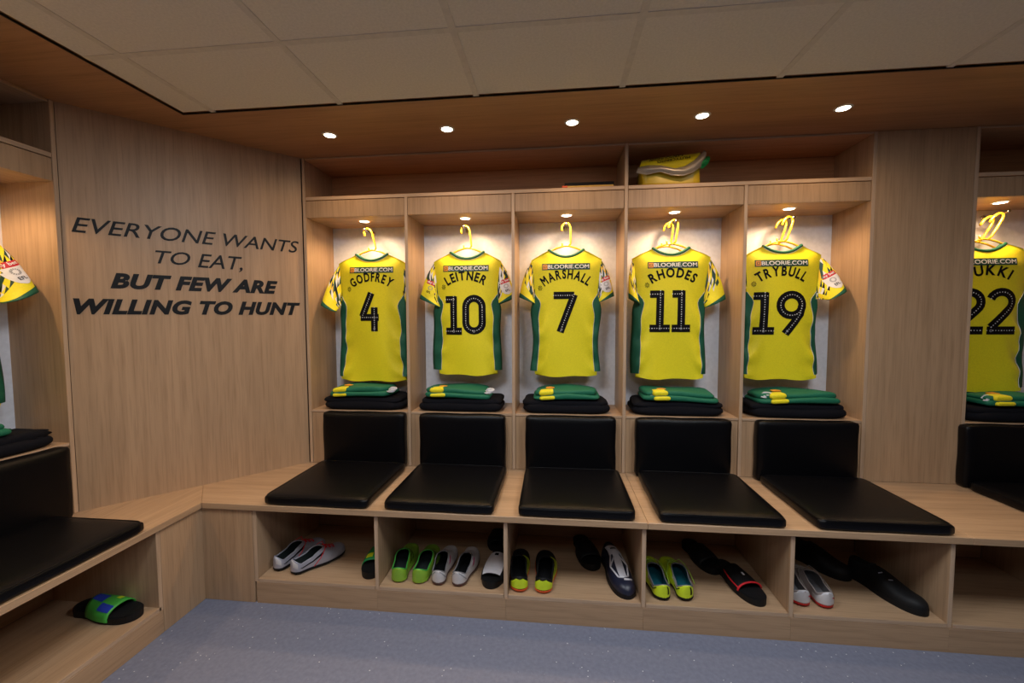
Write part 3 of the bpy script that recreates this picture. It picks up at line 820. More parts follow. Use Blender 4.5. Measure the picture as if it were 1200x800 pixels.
# strokes in a box of width 1, height 1; stroke half width given in fraction of height
DIG = {
 '1': [[(.02, .90), (.64, .90)], [(.50, .98), (.50, .06)], [(.02, .07), (.98, .07)]],
 '4': [[(.62, .99), (.14, .38)], [(.05, .36), (.98, .36)], [(.76, .62), (.76, .0)]],
 '7': [[(.03, .92), (.88, .92)], [(.88, .94), (.30, .0)]],
 '0': [arc(.5, .70, .37, .225, 0, 180, 10) + arc(.5, .30, .37, .225, 180, 360, 10) + arc(.5, .70, .37, .225, 2, 14, 2)],
 '9': [arc(.5, .68, .37, .245, -60, 300, 22), [(.855, .66), (.80, .46), (.32, .0)]],
 '2': [arc(.48, .70, .38, .225, 160, -35, 12) + [(.16, .14)], [(.04, .07), (.98, .07)]],
}
def digit(t, ch, x0, x1, z0, z1, surf):
    W_, H_ = x1 - x0, z1 - z0; hwid = .0215
    bm = bm_new(); off = .0016
    def P3(x, z, o): return (x, surf(x, z) - o, z)
    dots = []
    lev = 0
    for st in DIG[ch]:
        pts = [(x0 + p[0] * W_, z0 + p[1] * H_) for p in st]
        # resample so the print follows the cloth
        fine = []
        for a, b in zip(pts, pts[1:]):
            L = (Vector(b) - Vector(a)).length; k = max(1, int(L / .012))
            fine += [tuple(Vector(a).lerp(Vector(b), i / k)) for i in range(k)]
        fine.append(pts[-1])
        pr = stroke_poly(fine, hwid); lev += .0003
        for (a, b), (c, d) in zip(pr, pr[1:]):
            bm.faces.new([bm.verts.new(P3(q[0], q[1], off + lev)) for q in (a, b, d, c)])
        # white dots along the stroke
        L = 0
        for a, b in zip(fine, fine[1:]):
            a, b = Vector(a), Vector(b); seg = (b - a).length; d = (b - a).normalized() if seg > 0 else Vector((1, 0))
            while L < seg:
                p = a + d * L; dots.append((p, d)); L += .0135
            L -= seg
    for i, (p, d) in enumerate(dots):
        nn = Vector((-d.y, d.x)); r = .0023 + .0006 * (i % 3 == 0)
        f = bm.faces.new([bm.verts.new(P3(*(p + d * a * r + nn * b * r), off + .0022)) for a, b in ((-1, -1), (1, -1), (1, 1), (-1, 1))]); f.material_index = 1
    # little round mark at the foot of the number
    bx_, bz = (x0 + W_ * {'1': .5, '4': .76, '7': .36, '0': .5, '9': .38, '2': .16}[ch], z0 + H_ * .065)
    for k in range(8):
        a0, a1 = 2 * pi * k / 8, 2 * pi * (k + 1) / 8
        f = bm.faces.new([bm.verts.new(P3(bx_ + r * cos(a), bz + r * 1.1 * sin(a), off + .0026)) for a, r in ((a0, .0070), (a1, .0070), (a1, .0035), (a0, .0035))]); f.material_index = 2
    obj('number_print', bm, ['black', 'white', 'grey_print'], t, recalc=False)

ZN = 1.757; YS = .745
def lz(z): return z - ZN
SH = [
 dict(name='GODFREY', cx=.280, hs=.215, hh=.206, ha=.200, zh=lz(.965), gl=.03, gr=.02, nwid=.258, digits=[('4', -.074, .053, lz(1.279), lz(1.519))], pc=.005,
      sl=(-.292, lz(1.445), -.205, lz(1.400), .035, -.09), sr=(.262, lz(1.47), .20, lz(1.44), .02, .03)),
 dict(name='LEITNER', cx=.885, hh=.178, ha=.185, zh=lz(1.010), gl=.045, gr=.03, nwid=.240, digits=[('1', -.134, -.028, lz(1.263), lz(1.495)), ('0', -.023, .112, lz(1.263), lz(1.495))], pc=-.005,
      sl=(-.298, lz(1.480), -.170, lz(1.425), .035, -.01, True, .082, -.028, 'yellow'), sr=(.290, lz(1.480), .185, lz(1.440), .032, .01, True, .080, .034)),
 dict(name='MARSHALL', cx=1.483, hh=.184, ha=.187, zh=lz(1.008), gl=.028, gr=.022, nwid=.275, digits=[('7', -.078, .064, lz(1.273), lz(1.509))], pc=-.002,
      sl=(-.280, lz(1.482), -.180, lz(1.440), .032, -.01), sr=(.282, lz(1.485), .190, lz(1.445), .034, .01, True, .080, .034)),
 dict(name='RHODES', cx=2.085, hh=.188, ha=.187, hs=.218, zh=lz(.998), gl=.035, gr=.02, nwid=.248, digits=[('1', -.122, -.004, lz(1.278), lz(1.516)), ('1', .002, .108, lz(1.278), lz(1.516))], pc=.005,
      sl=(-.238, lz(1.470), -.175, lz(1.435), .035, -.03), sr=(.305, lz(1.462), .195, lz(1.412), .034, -.01)),
 dict(name='TRYBULL', cx=2.690, hh=.190, ha=.187, hs=.204, zh=lz(1.002), gl=.014, gr=.022, nwid=.250, digits=[('1', -.154, -.040, lz(1.263), lz(1.500)), ('9', -.035, .121, lz(1.263), lz(1.500))], pc=-.012, lean=0.0,
      sl=(-.222, lz(1.48), -.17, lz(1.44), .022, .04), sr=(.300, lz(1.500), .220, lz(1.450), .034, -.07, True, .078, .030)),
 dict(name='PUKKI', cx=3.722, hh=.196, ha=.190, hs=.215, zh=lz(.955), gl=.02, gr=.035, nwid=.215, digits=[('2', -.159, -.016, lz(1.276), lz(1.516)), ('2', -.008, .139, lz(1.276), lz(1.516))], pc=-.008,
      sl=(-.225, lz(1.47), -.17, lz(1.44), .022, .03), sr=(.300, lz(1.485), .200, lz(1.440), .034, .0)),
]
def hanger(loc, rz, label, group, dx=0.0):
    """plastic hanger: hook bar, neck and two sloping arms; origin at the neck point of the shirt"""
    t = thing('coat_hanger', label, 'hanger', loc, rz, group=group)
    bm = bm_new()
    a = [(-.185, 0, -.050), (-.12, 0, -.010), (-.06, 0, .018), (-.02, 0, .030), (0, 0, .032), (.02, 0, .030), (.06, 0, .018), (.12, 0, -.010), (.185, 0, -.050)]
    tube(bm, a, .0052, 8); obj('arms', bm, 'hanger', t, smooth=True)
    bm = bm_new()
    p = [(.016, 0, .030), (.026, 0, .045), (.027, 0, .10), (.026, 0, .130)]
    hx, hz, hr = 0.0, .133, .026
    p += [(hx + hr * cos(q), 0, hz + hr * sin(q) * 1.35) for q in [radians(x) for x in range(10, 181, 17)]]
    p += [(hx - hr, 0, hz - .012)]
    tube(bm, [(x + dx * max(0, z - .03) * 6, y, z) for x, y, z in p], .0058, 8); obj('hook', bm, 'hanger', t, smooth=True)
    bm = bm_new(); tube(bm, [(-.022, 0, .030), (-.024, 0, .050)], .005, 8); obj('neck_stub', bm, 'hanger', t, smooth=True)
    return t
for k, s in enumerate(SH):
    s['seed'] = 11 + 7 * k
    s['label'] = f'yellow football shirt with black number {NUMS[k]}, {POS[k]}'
    z = 1.757 if k < 5 else 1.745
    make_jersey(s, ((s['cx'], YS, z), 0))
    pegx = (.236, .864, 1.482, 2.11, 2.745, 3.819)[k]
    hanger((s['cx'], YS + .002, z - .004), 0, f'yellow plastic hanger holding the number {NUMS[k]} shirt, {POS[k]}', 'yellow hangers in the lockers', dx=(pegx - s['cx']) * .9)
    if k >= 3: hanger((s['cx'] - .020, YS + .030, z - .014), 0, f'second yellow hanger behind the number {NUMS[k]} shirt, {POS[k]}', 'yellow hangers in the lockers', dx=(pegx - s['cx']) * .9)
# shirt in the left locker, seen by its sleeve
s = dict(name='', cx=0)
sL = dict(label='yellow football shirt at the left edge, only its badged sleeve in view', seed=91, zh=lz(.98), hh=.19, ha=.19, nwid=.24, name='KLOSE'[:0] or 'I', digits=[],
          sl=(-.28, lz(1.48), -.18, lz(1.44), .03, 0), sr=(.290, lz(1.480), .18, lz(1.425), .045, -.08, True, .090, .047))
JL = make_jersey(sL, ((XLF - .165, YLE - .335, 1.757), pi / 2))
for o in list(JL.children):
    if o.name.startswith(('name_print', 'crest_print')): bpy.data.objects.remove(o)
hanger((XLF - .167, YLE - .335, 1.753), pi / 2, 'yellow plastic hanger holding the shirt at the left edge', None)

# ------------------------------------------------------------------ folded kit
def fold_slab(w, d, h, seed, lump=.006, n=2.6, nx=26, ny=14, frill=0):
    """soft folded cloth: a rounded slab with wrinkled rim, base at z = 0"""
    r = random.Random(seed); P = [r.uniform(0, 6.28) for _ in range(8)]
    bm = bm_new(); rings = []
    K = 40; L = 9
    for l in range(L + 1):
        ph = -pi / 2 + pi * l / L
        ring = []
        for k in range(K):
            a = 2 * pi * k / K; c, s_ = cos(a), sin(a)
            e = 2 / n
            x = (abs(c) ** (e * .42)) * (1 if c > 0 else -1); y = (abs(s_) ** (e * .42)) * (1 if s_ > 0 else -1)
            rr = 1 - (.5 * h / min(w, d)) * (1 - cos(ph)) * 1.5
            if l in (0, L): rr *= .985
            wob = 1 + .018 * sin(3 * a + P[0]) + .012 * sin(7 * a + P[1]) + frill * sin(23 * a + 3 * ph)
            X, Y = x * w / 2 * rr * wob, y * d / 2 * rr * wob
            Z = h / 2 + h / 2 * sin(ph) + (lump * sin(X * 16 + P[2]) * cos(Y * 14 + P[3]) * (1 if l > L / 2 else 0))
            ring.append(bm.verts.new((X, Y, max(0, Z))))
        rings.append(ring)
    for A_, B_ in zip(rings, rings[1:]):
        for k in range(K): bm.faces.new((A_[k], A_[(k + 1) % K], B_[(k + 1) % K], B_[k]))
    # top as concentric rings
    prev = rings[-1]
    for f in (.75, .45, .15):
        ring = []
        for v in rings[-1]:
            X, Y = v.co.x * f, v.co.y * f
            ring.append(bm.verts.new((X, Y, h + lump * sin(X * 16 + P[2]) * cos(Y * 14 + P[3]) + .004 * (1 - f))))
        for k in range(K): bm.faces.new((prev[k], prev[(k + 1) % K], ring[(k + 1) % K], ring[k]))
        prev = ring
    bm.faces.new(prev); bm.faces.new(rings[0][::-1])
    return bm
def sheet(bm, w, d, z, seed, th=.004, lump=.006, fx=None, mi=0, x0=0, y0=0, droop=0, skew=0):
    """thin folded cloth layer with thickness"""
    r = random.Random(seed); P = [r.uniform(0, 6.28) for _ in range(4)]
    nx, ny = 18, 8
    def zz(X, Y): return z + lump * sin(X * 13 + P[0]) * cos(Y * 11 + P[1]) + .35 * lump * sin(X * 40 + P[2] + Y * 20) - droop * smooth(.25, .5, -Y / d) - droop * .6 * smooth(.3, .5, abs(X) / w)
    tp, bt_ = [], []
    for i in range(ny + 1):
        a, b = [], []
        for j in range(nx + 1):
            X = (-.5 + j / nx) * w; Y = (-.5 + i / ny) * d
            X2 = X + skew * Y + .004 * sin(9 * i / ny + P[3])
            Y2 = Y + .006 * sin(8 * j / nx + P[2])
            a.append(bm.verts.new((x0 + X2, y0 + Y2, zz(X, Y) + th))); b.append(bm.verts.new((x0 + X2, y0 + Y2, zz(X, Y))))
        tp.append(a); bt_.append(b)
    grid_faces(bm, tp, mi); grid_faces(bm, bt_, mi, flip=True)
    rim_t = tp[0] + [r_[-1] for r_ in tp[1:]] + tp[-1][-2::-1] + [r_[0] for r_ in tp[-2:0:-1]]
    rim_b = bt_[0] + [r_[-1] for r_ in bt_[1:]] + bt_[-1][-2::-1] + [r_[0] for r_ in bt_[-2:0:-1]]
    m = len(rim_t)
    for k in range(m):
        f = bm.faces.new((rim_t[k], rim_b[k], rim_b[(k + 1) % m], rim_t[(k + 1) % m])); f.material_index = mi
def kit(k, x, y, rz, z, white_tape, label_tail, w=.50, frill=0, band=True):
    grp1, grp2 = 'black folded tops on the locker shelves', 'green folded shorts on the locker shelves'
    t = thing('folded_black_top', 'black top folded on the shelf ' + label_tail, 'clothes', (x, y, z), rz, group=grp1)
    bm = fold_slab(w, .240, .052, 100 + k, lump=.004); obj('lower_fold', bm, 'black_cloth', t, smooth=True)
    bm = fold_slab(w * .97, .225, .038, 130 + k, lump=.005, frill=frill); bmesh.ops.translate(bm, verts=bm.verts, vec=(random.uniform(-.008, .008), .002, .037)); obj('upper_fold', bm, 'black_cloth', t, smooth=True)
    zt = z + .079
    g = thing('folded_green_shorts', 'folded green shorts with yellow stripes ' + label_tail, 'folded clothes', (x, y - (.01 if rz == 0 else 0), zt + .002), rz, group=grp2)
    rk = random.Random(400 + k)
    off = (-.02, -.02, .005, .015, .0, .02, -.06)[k]
    gw = (.36, .37, .36, .39, .40, .36, .34)[k]
    layers = [('lower_leg', gw * 1.06, .222, 0, .028, 0, 0), ('upper_leg', gw * .99, .206, .023, .030, -.006, .004)]
    for q, (nm_, ww, dd, zz, hh_, dx_, dy_) in enumerate(layers):
        bm = fold_slab(ww, dd, hh_, 200 + 10 * k + q, lump=.006)
        ang = rk.uniform(-.05, .05) * (1 if q else .5)
        bmesh.ops.rotate(bm, verts=bm.verts, cent=(0, 0, 0), matrix=Matrix.Rotation(ang, 3, 'Z'))
        bmesh.ops.translate(bm, verts=bm.verts, vec=(off + dx_, dy_, zz)); 
        for v in bm.verts: v.co.z += .010 * cos((v.co.x - off) * 7.5 + (.6 if k % 2 else -.4)) - .006
        obj(nm_, bm, 'shorts_green', g, smooth=True)
    if band:
        for q, (zz, hh_, dx_) in enumerate(((.0, .0215, .004), (.024, .028, -.004))):
            bm = fold_slab(.095 - .01 * q, .07, hh_, 300 + k + q, lump=.002)
            for v in bm.verts: v.co.z += .010 * cos((v.co.x - .115) * 7.5 + (.6 if k % 2 else -.4)) - .004
            bmesh.ops.translate(bm, verts=bm.verts, vec=(off - .112 + dx_, -.080 + .006 * q, zz)); obj('yellow_stripe', bm, 'yellow', g, smooth=True)
        bm = fold_slab(.05, .03, .006, 350 + k, lump=.001); bmesh.ops.translate(bm, verts=bm.verts, vec=(off - .095, -.025, .053)); obj('crest_patch', bm, 'orange', g, smooth=True)
    if white_tape is not None:
        bm = bm_new(); wx = white_tape
        for q in range(3):
            tube(bm, [(wx + .025 * cos(a) + .006 * q, -.075 + .02 * sin(a) * .6, .034 + .006 * q + .006 * sin(a)) for a in [radians(v) for v in range(-150 + 20 * q, 150, 20)]], .004, 6)
        obj('drawstring', bm, 'white', g, smooth=True)
KX = [.262, .862, 1.480, 2.103, 2.735, 3.80]
tails = [f'under the number {NUMS[k]} shirt, {POS[k]}' for k in range(6)]
for k, x in enumerate(KX):
    kit(k, x, YU + .125, 0, ZSS + .001, [.175, .165, None, -.13, -.175, -.15][k], tails[k], frill=.012 if k in (2, 3) else 0)
kit(6, XLF - .125, YLE - .300, pi / 2, ZSS + .001, None, 'at the left edge', frill=.045, band=False)

# ------------------------------------------------------------------ shoes
def foot_w(t):
    """half width of a shoe along its length 0 heel .. 1 toe (fraction of full half width)"""
    if t < .12: return .74 * sqrt(max(0, 1 - ((.12 - t) / .12) ** 2)) 
    if t < .62: return .74 + .26 * smooth(.25, .62, t) - .04 * sin(pi * (t - .12) / .3) * (t < .42)
    return max(.0, 1 - min(1, (t - .62) / .38) ** 2.9) ** .5
def foot_h(t, heel=.056, toe=.042):
    h = heel + (.082 - heel) * smooth(.05, .4, t)
    if t > .35: h = .082 + (toe - .082) * smooth(.35, .80, t)
    if t > .85: h *= sqrt(max(.02, 1 - ((t - .85) / .16) ** 2))
    if t < .03: h *= .93 + .07 * sqrt(t / .03)
    return h
def bend(t): return .010 * sin(pi * t) 
def make_shoe(loc, rz, label, group, c, kind='boot', L=.285, Wd=.098, mirror=1, tilt=0):
    """c: colours dict upper, sole, lining, accent, lace; length along +y, heel at y=0 when kind is boot"""
    t = thing({'boot': 'football_boot', 'trainer': 'trainer'}[kind], label, {'boot': 'boot', 'trainer': 'shoe'}[kind], loc, rz, group=group)
    hwid = Wd / 2; zs = .016 if kind == 'boot' else .020
    NT = 30; NP = 9
    op0, op1 = (.022, .56)
    def gap(u):
        if u <= op0 or u >= op1: return 0
        f = (u - op0) / (op1 - op0); return min(1, f / .16) ** .5 * min(1, (1 - f) / .45) ** .6
    def S(u, ph, off=0, side=1):
        """ph 0 at the sole line .. 1 at the top centre line"""
        w = max(0, foot_w(u) * hwid + off * smooth(0, .03, u)); h = foot_h(u) + off
        g = gap(u); pm = 1 - .67 * g
        a = ph * pm * pi / 2
        flare = 1 + .06 * sin(a * 2)
        x = w * (cos(a) ** .85 if cos(a) > 0 else 0) * flare
        z = zs + (h * (sin(a) ** .75 if a > 0 else 0))
        return Vector((side * x + mirror * bend(u), u * L - off * (1 - smooth(0, .12, u)), z))
    us = [((i / NT)) for i in range(NT + 1)]
    us = [0, .002, .006, .013, .022, .035, .055] + [.08 + .86 * i / 24 for i in range(25)] + [.965, .982, .993, .999]
    for nm_, off, mat in (('upper', 0, c['upper']), ('lining', -.0035, c.get('lining', 'rubber'))):
        bm = bm_new()
        for side in (-1, 1):
            G = [[bm.verts.new(S(u, j / NP, off, side)) for j in range(NP + 1)] for u in us]
            grid_faces(bm, G, flip=(side > 0))
        bmesh.ops.remove_doubles(bm, verts=bm.verts, dist=.0008)
        # collar facing joins the lining
        o = obj(nm_, bm, mat, t, smooth=True)
    # rim around the opening
    bm = bm_new(); n = 16
    rim = [S(op0 + (op1 - op0) * i / n, 1, .0, 1) for i in range(n + 1)] + [S(op0 + (op1 - op0) * i / n, 1, 0, -1) for i in range(n - 1, 0, -1)]
    tube(bm, rim, .0028, 6, closed=True); obj('collar_rim', bm, c.get('rim', c['upper']), t, smooth=True)
    # insole
    bm = bm_new(); V = []
    for sd in (1, -1):
        rng = range(1, 19) if sd > 0 else range(18, 0, -1)
        for i in rng:
            u = i / 18 * .98; V.append(bm.verts.new((sd * (foot_w(u) * hwid * .97) + mirror * bend(u), u * L, zs + .005)))
    bm.faces.new(V); obj('insole', bm, c.get('insole', 'rubber'), t)
    # sole
    bm = bm_new(); out = []
    for i in range(0, 25): u = .5 - .5 * cos(pi * i / 24); out.append((foot_w(u) * hwid * 1.03 + .0005 + mirror * bend(u), u * L))
    for i in range(24, -1, -1): u = .5 - .5 * cos(pi * i / 24); out.append((-foot_w(u) * hwid * 1.03 - .0005 + mirror * bend(u), u * L))
    prism(bm, out, .0085 if kind == 'boot' else 0, zs + .0012)
    bmesh.ops.remove_doubles(bm, verts=bm.verts, dist=.0003); obj('sole', bm, c['sole'], t)
    if kind == 'boot':
        for u, q in ((.06, .5), (.06, -.5), (.24, .55), (.24, -.55), (.60, .75), (.60, -.75), (.76, .70), (.76, -.70), (.88, .25)):
            bm = bm_new(); x = q * foot_w(u) * hwid + mirror * bend(u); y = u * L
            bmesh.ops.create_cone(bm, cap_ends=True, segments=8, radius1=.0042, radius2=.0062, depth=.010)
            bmesh.ops.translate(bm, verts=bm.verts, vec=(x, y, .0052)); obj('stud', bm, c.get('stud', c['sole']), t)
    def patch(name, uv, side, mat, off=.0012, sub=6):
        """uv: quad of (u, ph) on one side"""
        bm = bm_new(); a, b, c_, d = uv
        G = []
        sub = 12
        for i in range(sub + 1):
            f = i / sub; row = []
            if a[0] < .02 and b[0] > .04: f = f * f
            for j in range(sub + 1):
                g_ = j / sub
                if a[0] < .02 and d[0] > .04: g_ = g_ * g_
                u = (a[0] * (1 - f) + b[0] * f) * (1 - g_) + (d[0] * (1 - f) + c_[0] * f) * g_
                p = (a[1] * (1 - f) + b[1] * f) * (1 - g_) + (d[1] * (1 - f) + c_[1] * f) * g_
                row.append(bm.verts.new(S(u, p, off, side)))
            G.append(row)
        grid_faces(bm, G); obj(name, bm, mat, t, smooth=True)
    for pr in c.get('patches', []): patch(*pr)
    # laces
    if c.get('lace'):
        bm = bm_new(); pts = []
        for i in range(6):
            u = .57 + .036 * i
            s1 = 1 if i % 2 else -1
            pts += [S(u, .80, .004, s1), S(u + .01, 1, .0065, s1), S(u + .02, .80, .004, -s1)]
        tube(bm, pts, .0019, 5)
        for s1 in (-1, 1):
            q = c.get('lace_len', .05); b0 = S(.575, 1, .006, 1)
            tube(bm, [b0, b0 + Vector((s1 * .020, .004, .010)), b0 + Vector((s1 * .040, -.012, -.004)), b0 + Vector((s1 * .054, -.022 - q * .3, -.030)), b0 + Vector((s1 * .058, -.026 - q * .8, -.055))], .0019, 5)
        obj('laces', bm, c['lace'], t, smooth=True)
    if c.get('word'):
        bm = bm_new()
        add_text(bm, c['word'], lambda x, z: S(.02 + z, x, .0016, c.get('word_side', 1)), .15, .85, .0, .035, bold=.03); obj('word_print', bm, 'black', t, recalc=False)
    return t

ZF = ZK + .0006
def pair(locs, label, group, c, **k):
    for (x, y, rz, tail, mir) in locs:
        make_shoe((x, y, ZF), rz, label + tail, group, c, mirror=mir, **k)
def mt(name, c, **k):
    M[name] = plain(name, c, **k); return name
mt('silver_synthetic', (.40, .40, .47), rough=.35, metal=.2); mt('lime_synthetic', (.24, .44, .035), rough=.35)
mt('neon_yellow_synthetic', (.62, .78, .02), rough=.35); mt('white_synthetic', (.58, .55, .55), rough=.4)
mt('grey_knit', (.20, .19, .20), rough=.7); mt('dark_lining', (.012, .02, .02), rough=.85); mt('teal_insole', (.004, .12, .16), rough=.7)
mt('orange_sole', (.75, .10, .02), rough=.45); mt('red_sole', (.50, .01, .01), rough=.45); mt('red_lace', (.70, .01, .02), rough=.6)
mt('lime_lace', (.35, .55, .05), rough=.6); mt('taupe_knit', (.34, .28, .26), rough=.75); mt('beige_lace', (.38, .32, .28), rough=.7)
mt('navy_synthetic', (.012, .015, .035), rough=.4); mt('white_strap', (.66, .64, .68), rough=.45); mt('blue_print', (.02, .05, .45), rough=.5)
mt('green_strap', (.06, .40, .05), rough=.5); mt('kelly_strap', (.01, .28, .07), rough=.5); mt('gum_sole', (.10, .05, .04), rough=.7)

silver = dict(upper='silver_synthetic', sole='rubber', lining='dark_lining', lace='red_lace', lace_len=.06,
              patches=[('side_stripe', ((.10, .35), (.52, .72), (.50, .50), (.14, .25)), 1, 'black'), ('side_stripe', ((.10, .35), (.52, .72), (.50, .50), (.14, .25)), -1, 'black'),
                       ('heel_patch', ((.012, .2), (.012, .8), (.07, .8), (.07, .2)), 1, 'white_synthetic')])
pair([(.050, .070, radians(-26), ', left of its pair', -1), (.148, .055, radians(-34), ', right of its pair', 1)], 'silver football boot with black stripe and red laces', 'silver boots in the first cubby', silver, L=.27)
lime = dict(upper='lime_synthetic', sole='lime_synthetic', lining='dark_lining', rim='green_strap', stud='neon_yellow_synthetic', insole='dark_lining',
            patches=[('side_stripe', ((.34 + .06 * q, .25), (.42 + .06 * q, .85), (.45 + .06 * q, .85), (.37 + .06 * q, .25)), 1, 'black') for q in range(3)])
pair([(.690, .040, radians(4), ', left of its pair', -1), (.784, .040, radians(1), ', right of its pair', 1)], 'lime green football boot with dark open collar', 'lime boots in the second cubby', lime, L=.275)
whb = dict(upper='white_synthetic', sole='gum_sole', lining='dark_lining', rim='grey_knit', stud='red_sole',
           patches=[('heel_chevron', ((.012, .55), (.10, .20), (.12, .25), (.015, .72)), 1, 'grey_print'), ('heel_chevron', ((.012, .55), (.10, .20), (.12, .25), (.015, .72)), -1, 'grey_print'),
                    ('side_stripe', ((.36, .35), (.44, .75), (.50, .75), (.42, .35)), 1, 'magenta')])
pair([(.880, .038, radians(-1), ', left of its pair', -1), (.970, .038, radians(-5), ', right of its pair', 1)], 'white football boot with grey collar beside the lime pair', 'white boots in the second cubby', whb, L=.275, Wd=.090)
bl = dict(upper='rubber', sole='orange_sole', lining='rubber', rim='rubber', insole='rubber', stud='red_sole',
          patches=[('heel_band', ((0, .02), (0, .62), (.18, .42), (.18, .02)), 1, 'neon_yellow_synthetic'), ('heel_band', ((0, .02), (0, .62), (.18, .42), (.18, .02)), -1, 'neon_yellow_synthetic'),
                   ('quarter_panel', ((.16, .02), (.16, .36), (.62, .85), (.62, .02)), 1, 'neon_yellow_synthetic', .0010),
                   ('side_stripe', ((.26, .15), (.34, .55), (.365, .55), (.285, .15)), 1, 'black', .0022), ('side_stripe', ((.34, .15), (.42, .62), (.445, .62), (.365, .15)), 1, 'black', .0022), ('side_stripe', ((.42, .15), (.50, .68), (.525, .68), (.445, .15)), 1, 'black', .0022)])
pair([(1.262, .028, radians(3), ', left of its pair', -1), (1.364, .028, radians(-1), ', right of its pair', 1)], 'black football boot with lime heel and orange sole', 'black and lime boots in the third cubby', bl, L=.29, Wd=.104)
yl = dict(upper='neon_yellow_synthetic', sole='rubber', lining='teal_insole', insole='teal_insole', rim='grey_knit', lace='lime_lace', lace_len=.07, word='MERCURIAL'[:0],
          patches=[('side_stripe', ((.05, .60), (.24, .22), (.26, .28), (.06, .72)), -1, 'black'), ('collar_panel', ((.10, .60), (.34, .55), (.34, 1), (.10, 1)), -1, 'white_synthetic', .0009),
                   ('heel_print', ((.010, .10), (.014, .62), (.028, .62), (.024, .10)), 1, 'black')])
pair([(1.893, .034, radians(3), ', left of its pair', -1), (1.990, .040, radians(6), ', right of its pair', 1)], 'neon yellow football boot with teal insole and loose laces', 'yellow boots in the fourth cubby', yl, L=.28)
wr = dict(upper='taupe_knit', sole='red_sole', lining='grey_knit', rim='taupe_knit', lace='beige_lace', lace_len=.08, insole='grey_knit',
          patches=[('heel_panel', ((0, .02), (0, .80), (.22, .50), (.22, .02)), 1, 'white_synthetic'), ('heel_panel', ((0, .02), (0, .80), (.22, .50), (.22, .02)), -1, 'white_synthetic'),
                   ('heel_tab', ((.006, .62), (.006, 1), (.05, 1), (.05, .62)), 1, 'white_strap'), ('heel_tab', ((.006, .62), (.006, 1), (.05, 1), (.05, .62)), -1, 'white_strap'),
                   ('heel_mark', ((.012, .28), (.05, .28), (.05, .36), (.012, .36)), 1, 'red_sole', .002)])
pair([(2.478, .055, radians(0), ', left of its pair', -1), (2.570, .050, radians(6), ', right of its pair', 1)], 'white and taupe football boot with red sole', 'white boots in the fifth cubby', wr, L=.275, Wd=.094)

def sandal(loc, rz, label, group, c, L=.30, Wd=.112):
    """slide sandal, toe at y=0 pointing to the room"""
    t = thing('slide_sandal', label, 'sandal', loc, rz, group=group)
    def fw(u): return foot_w(1 - u) * Wd / 2
    def zt(u): return .026 + .006 * smooth(.55, .0, 1 - u) + .004 * smooth(.15, 0, u)
    N_ = 26
    for nm, z0, k, mat, dz in (('outsole', 0, 1.0, c['sole'], 0), ('footbed', .0, .90, c.get('bed', c['sole']), .0025)):
        bm = bm_new(); T, Bt = [], []
        us = [.002 + .996 * (.5 - .5 * cos(pi * i / N_)) for i in range(N_ + 1)]
        ring = [(fw(u) * k, u) for u in us] + [(-fw(u) * k, u) for u in us[::-1]]
        for x, u in ring:
            T.append(bm.verts.new((x, u * L, zt(u) + dz))); Bt.append(bm.verts.new((x * .96, u * L, z0 if nm == 'outsole' else zt(u) - .002)))
        m = len(ring)
        for i in range(m): bm.faces.new((T[i], T[(i + 1) % m], Bt[(i + 1) % m], Bt[i]))
        h_ = N_ + 1
        for i in range(N_):
            bm.faces.new((T[i], T[i + 1], T[m - 2 - i], T[m - 1 - i])); bm.faces.new((Bt[i], Bt[m - 1 - i], Bt[m - 2 - i], Bt[i + 1]))
        bmesh.ops.remove_doubles(bm, verts=bm.verts, dist=.0004)
        obj(nm, bm, mat, t)
    s0, s1 = c.get('strap_u', (.20, .52)); hh = c.get('strap_h', .058)
    def St(u, ph, off=0):
        w = fw(u) + .003 + off; a = ph * pi
        f = (u - s0) / (s1 - s0); h = hh * (.72 + .28 * f) + off
        return Vector((w * cos(a) * (1 if abs(cos(a)) < .0 else 1), u * L, .012 + h * sin(a) ** .7 if sin(a) > 0 else .012))
    bm = bm_new()
    for off in (0, -.004):
        G = [[bm.verts.new(St(s0 + (s1 - s0) * i / 8, j / 18, off)) for j in range(19)] for i in range(9)]
        grid_faces(bm, G, flip=off < 0)
        if off == 0: G0 = G
    for r0, r1 in ((G0[0], G[0]), (G0[-1], G[-1])): grid_faces(bm, [r0, r1])
    obj('strap', bm, c['strap'], t, smooth=True)
    if c.get('edge'):
        bm = bm_new(); tube(bm, [St(s0 + .003, j / 18, .001) for j in range(1, 18)], .0042, 6); tube(bm, [St(s0 + (s1 - s0) * i / 8, .86, .001) for i in range(9)], .003, 6); obj('strap_edge', bm, c['edge'], t, smooth=True)
    if c.get('band'):
        for (f0, f1, p0, p1, mat) in c['band']:
            bm = bm_new(); G = [[bm.verts.new(St(s0 + (s1 - s0) * (f0 + (f1 - f0) * i / 5), p0 + (p1 - p0) * j / 8, .0015 + (.001 if mat in ('black', 'white') else 0))) for j in range(9)] for i in range(6)]
            grid_faces(bm, G); obj('strap_print', bm, mat, t, smooth=True)
    return t
GS = 'slide sandals in the shoe cubbies'
sandal((.540, .055, ZF), radians(8), 'black sandal with green strap half hidden behind the divider beside the silver boots', GS, dict(sole='rubber', strap='kelly_strap', strap_u=(.26, .60), band=[(.15, .45, .55, .75, 'neon_yellow_synthetic')]))
sandal((1.122, .040, ZF), radians(-4), 'black sandal with plain white strap beside the white boots', GS, dict(sole='rubber', strap='rubber', strap_u=(.15, .66), strap_h=.050, band=[(.0, 1.0, .24, .80, 'white_strap'), (.82, .94, .46, .58, 'black')]), L=.30)
sandal((1.110, .345, ZF), radians(4), 'black sandal in shadow behind the white strapped one', GS, dict(sole='rubber', strap='rubber', strap_u=(.1, .55)), L=.18, Wd=.10)
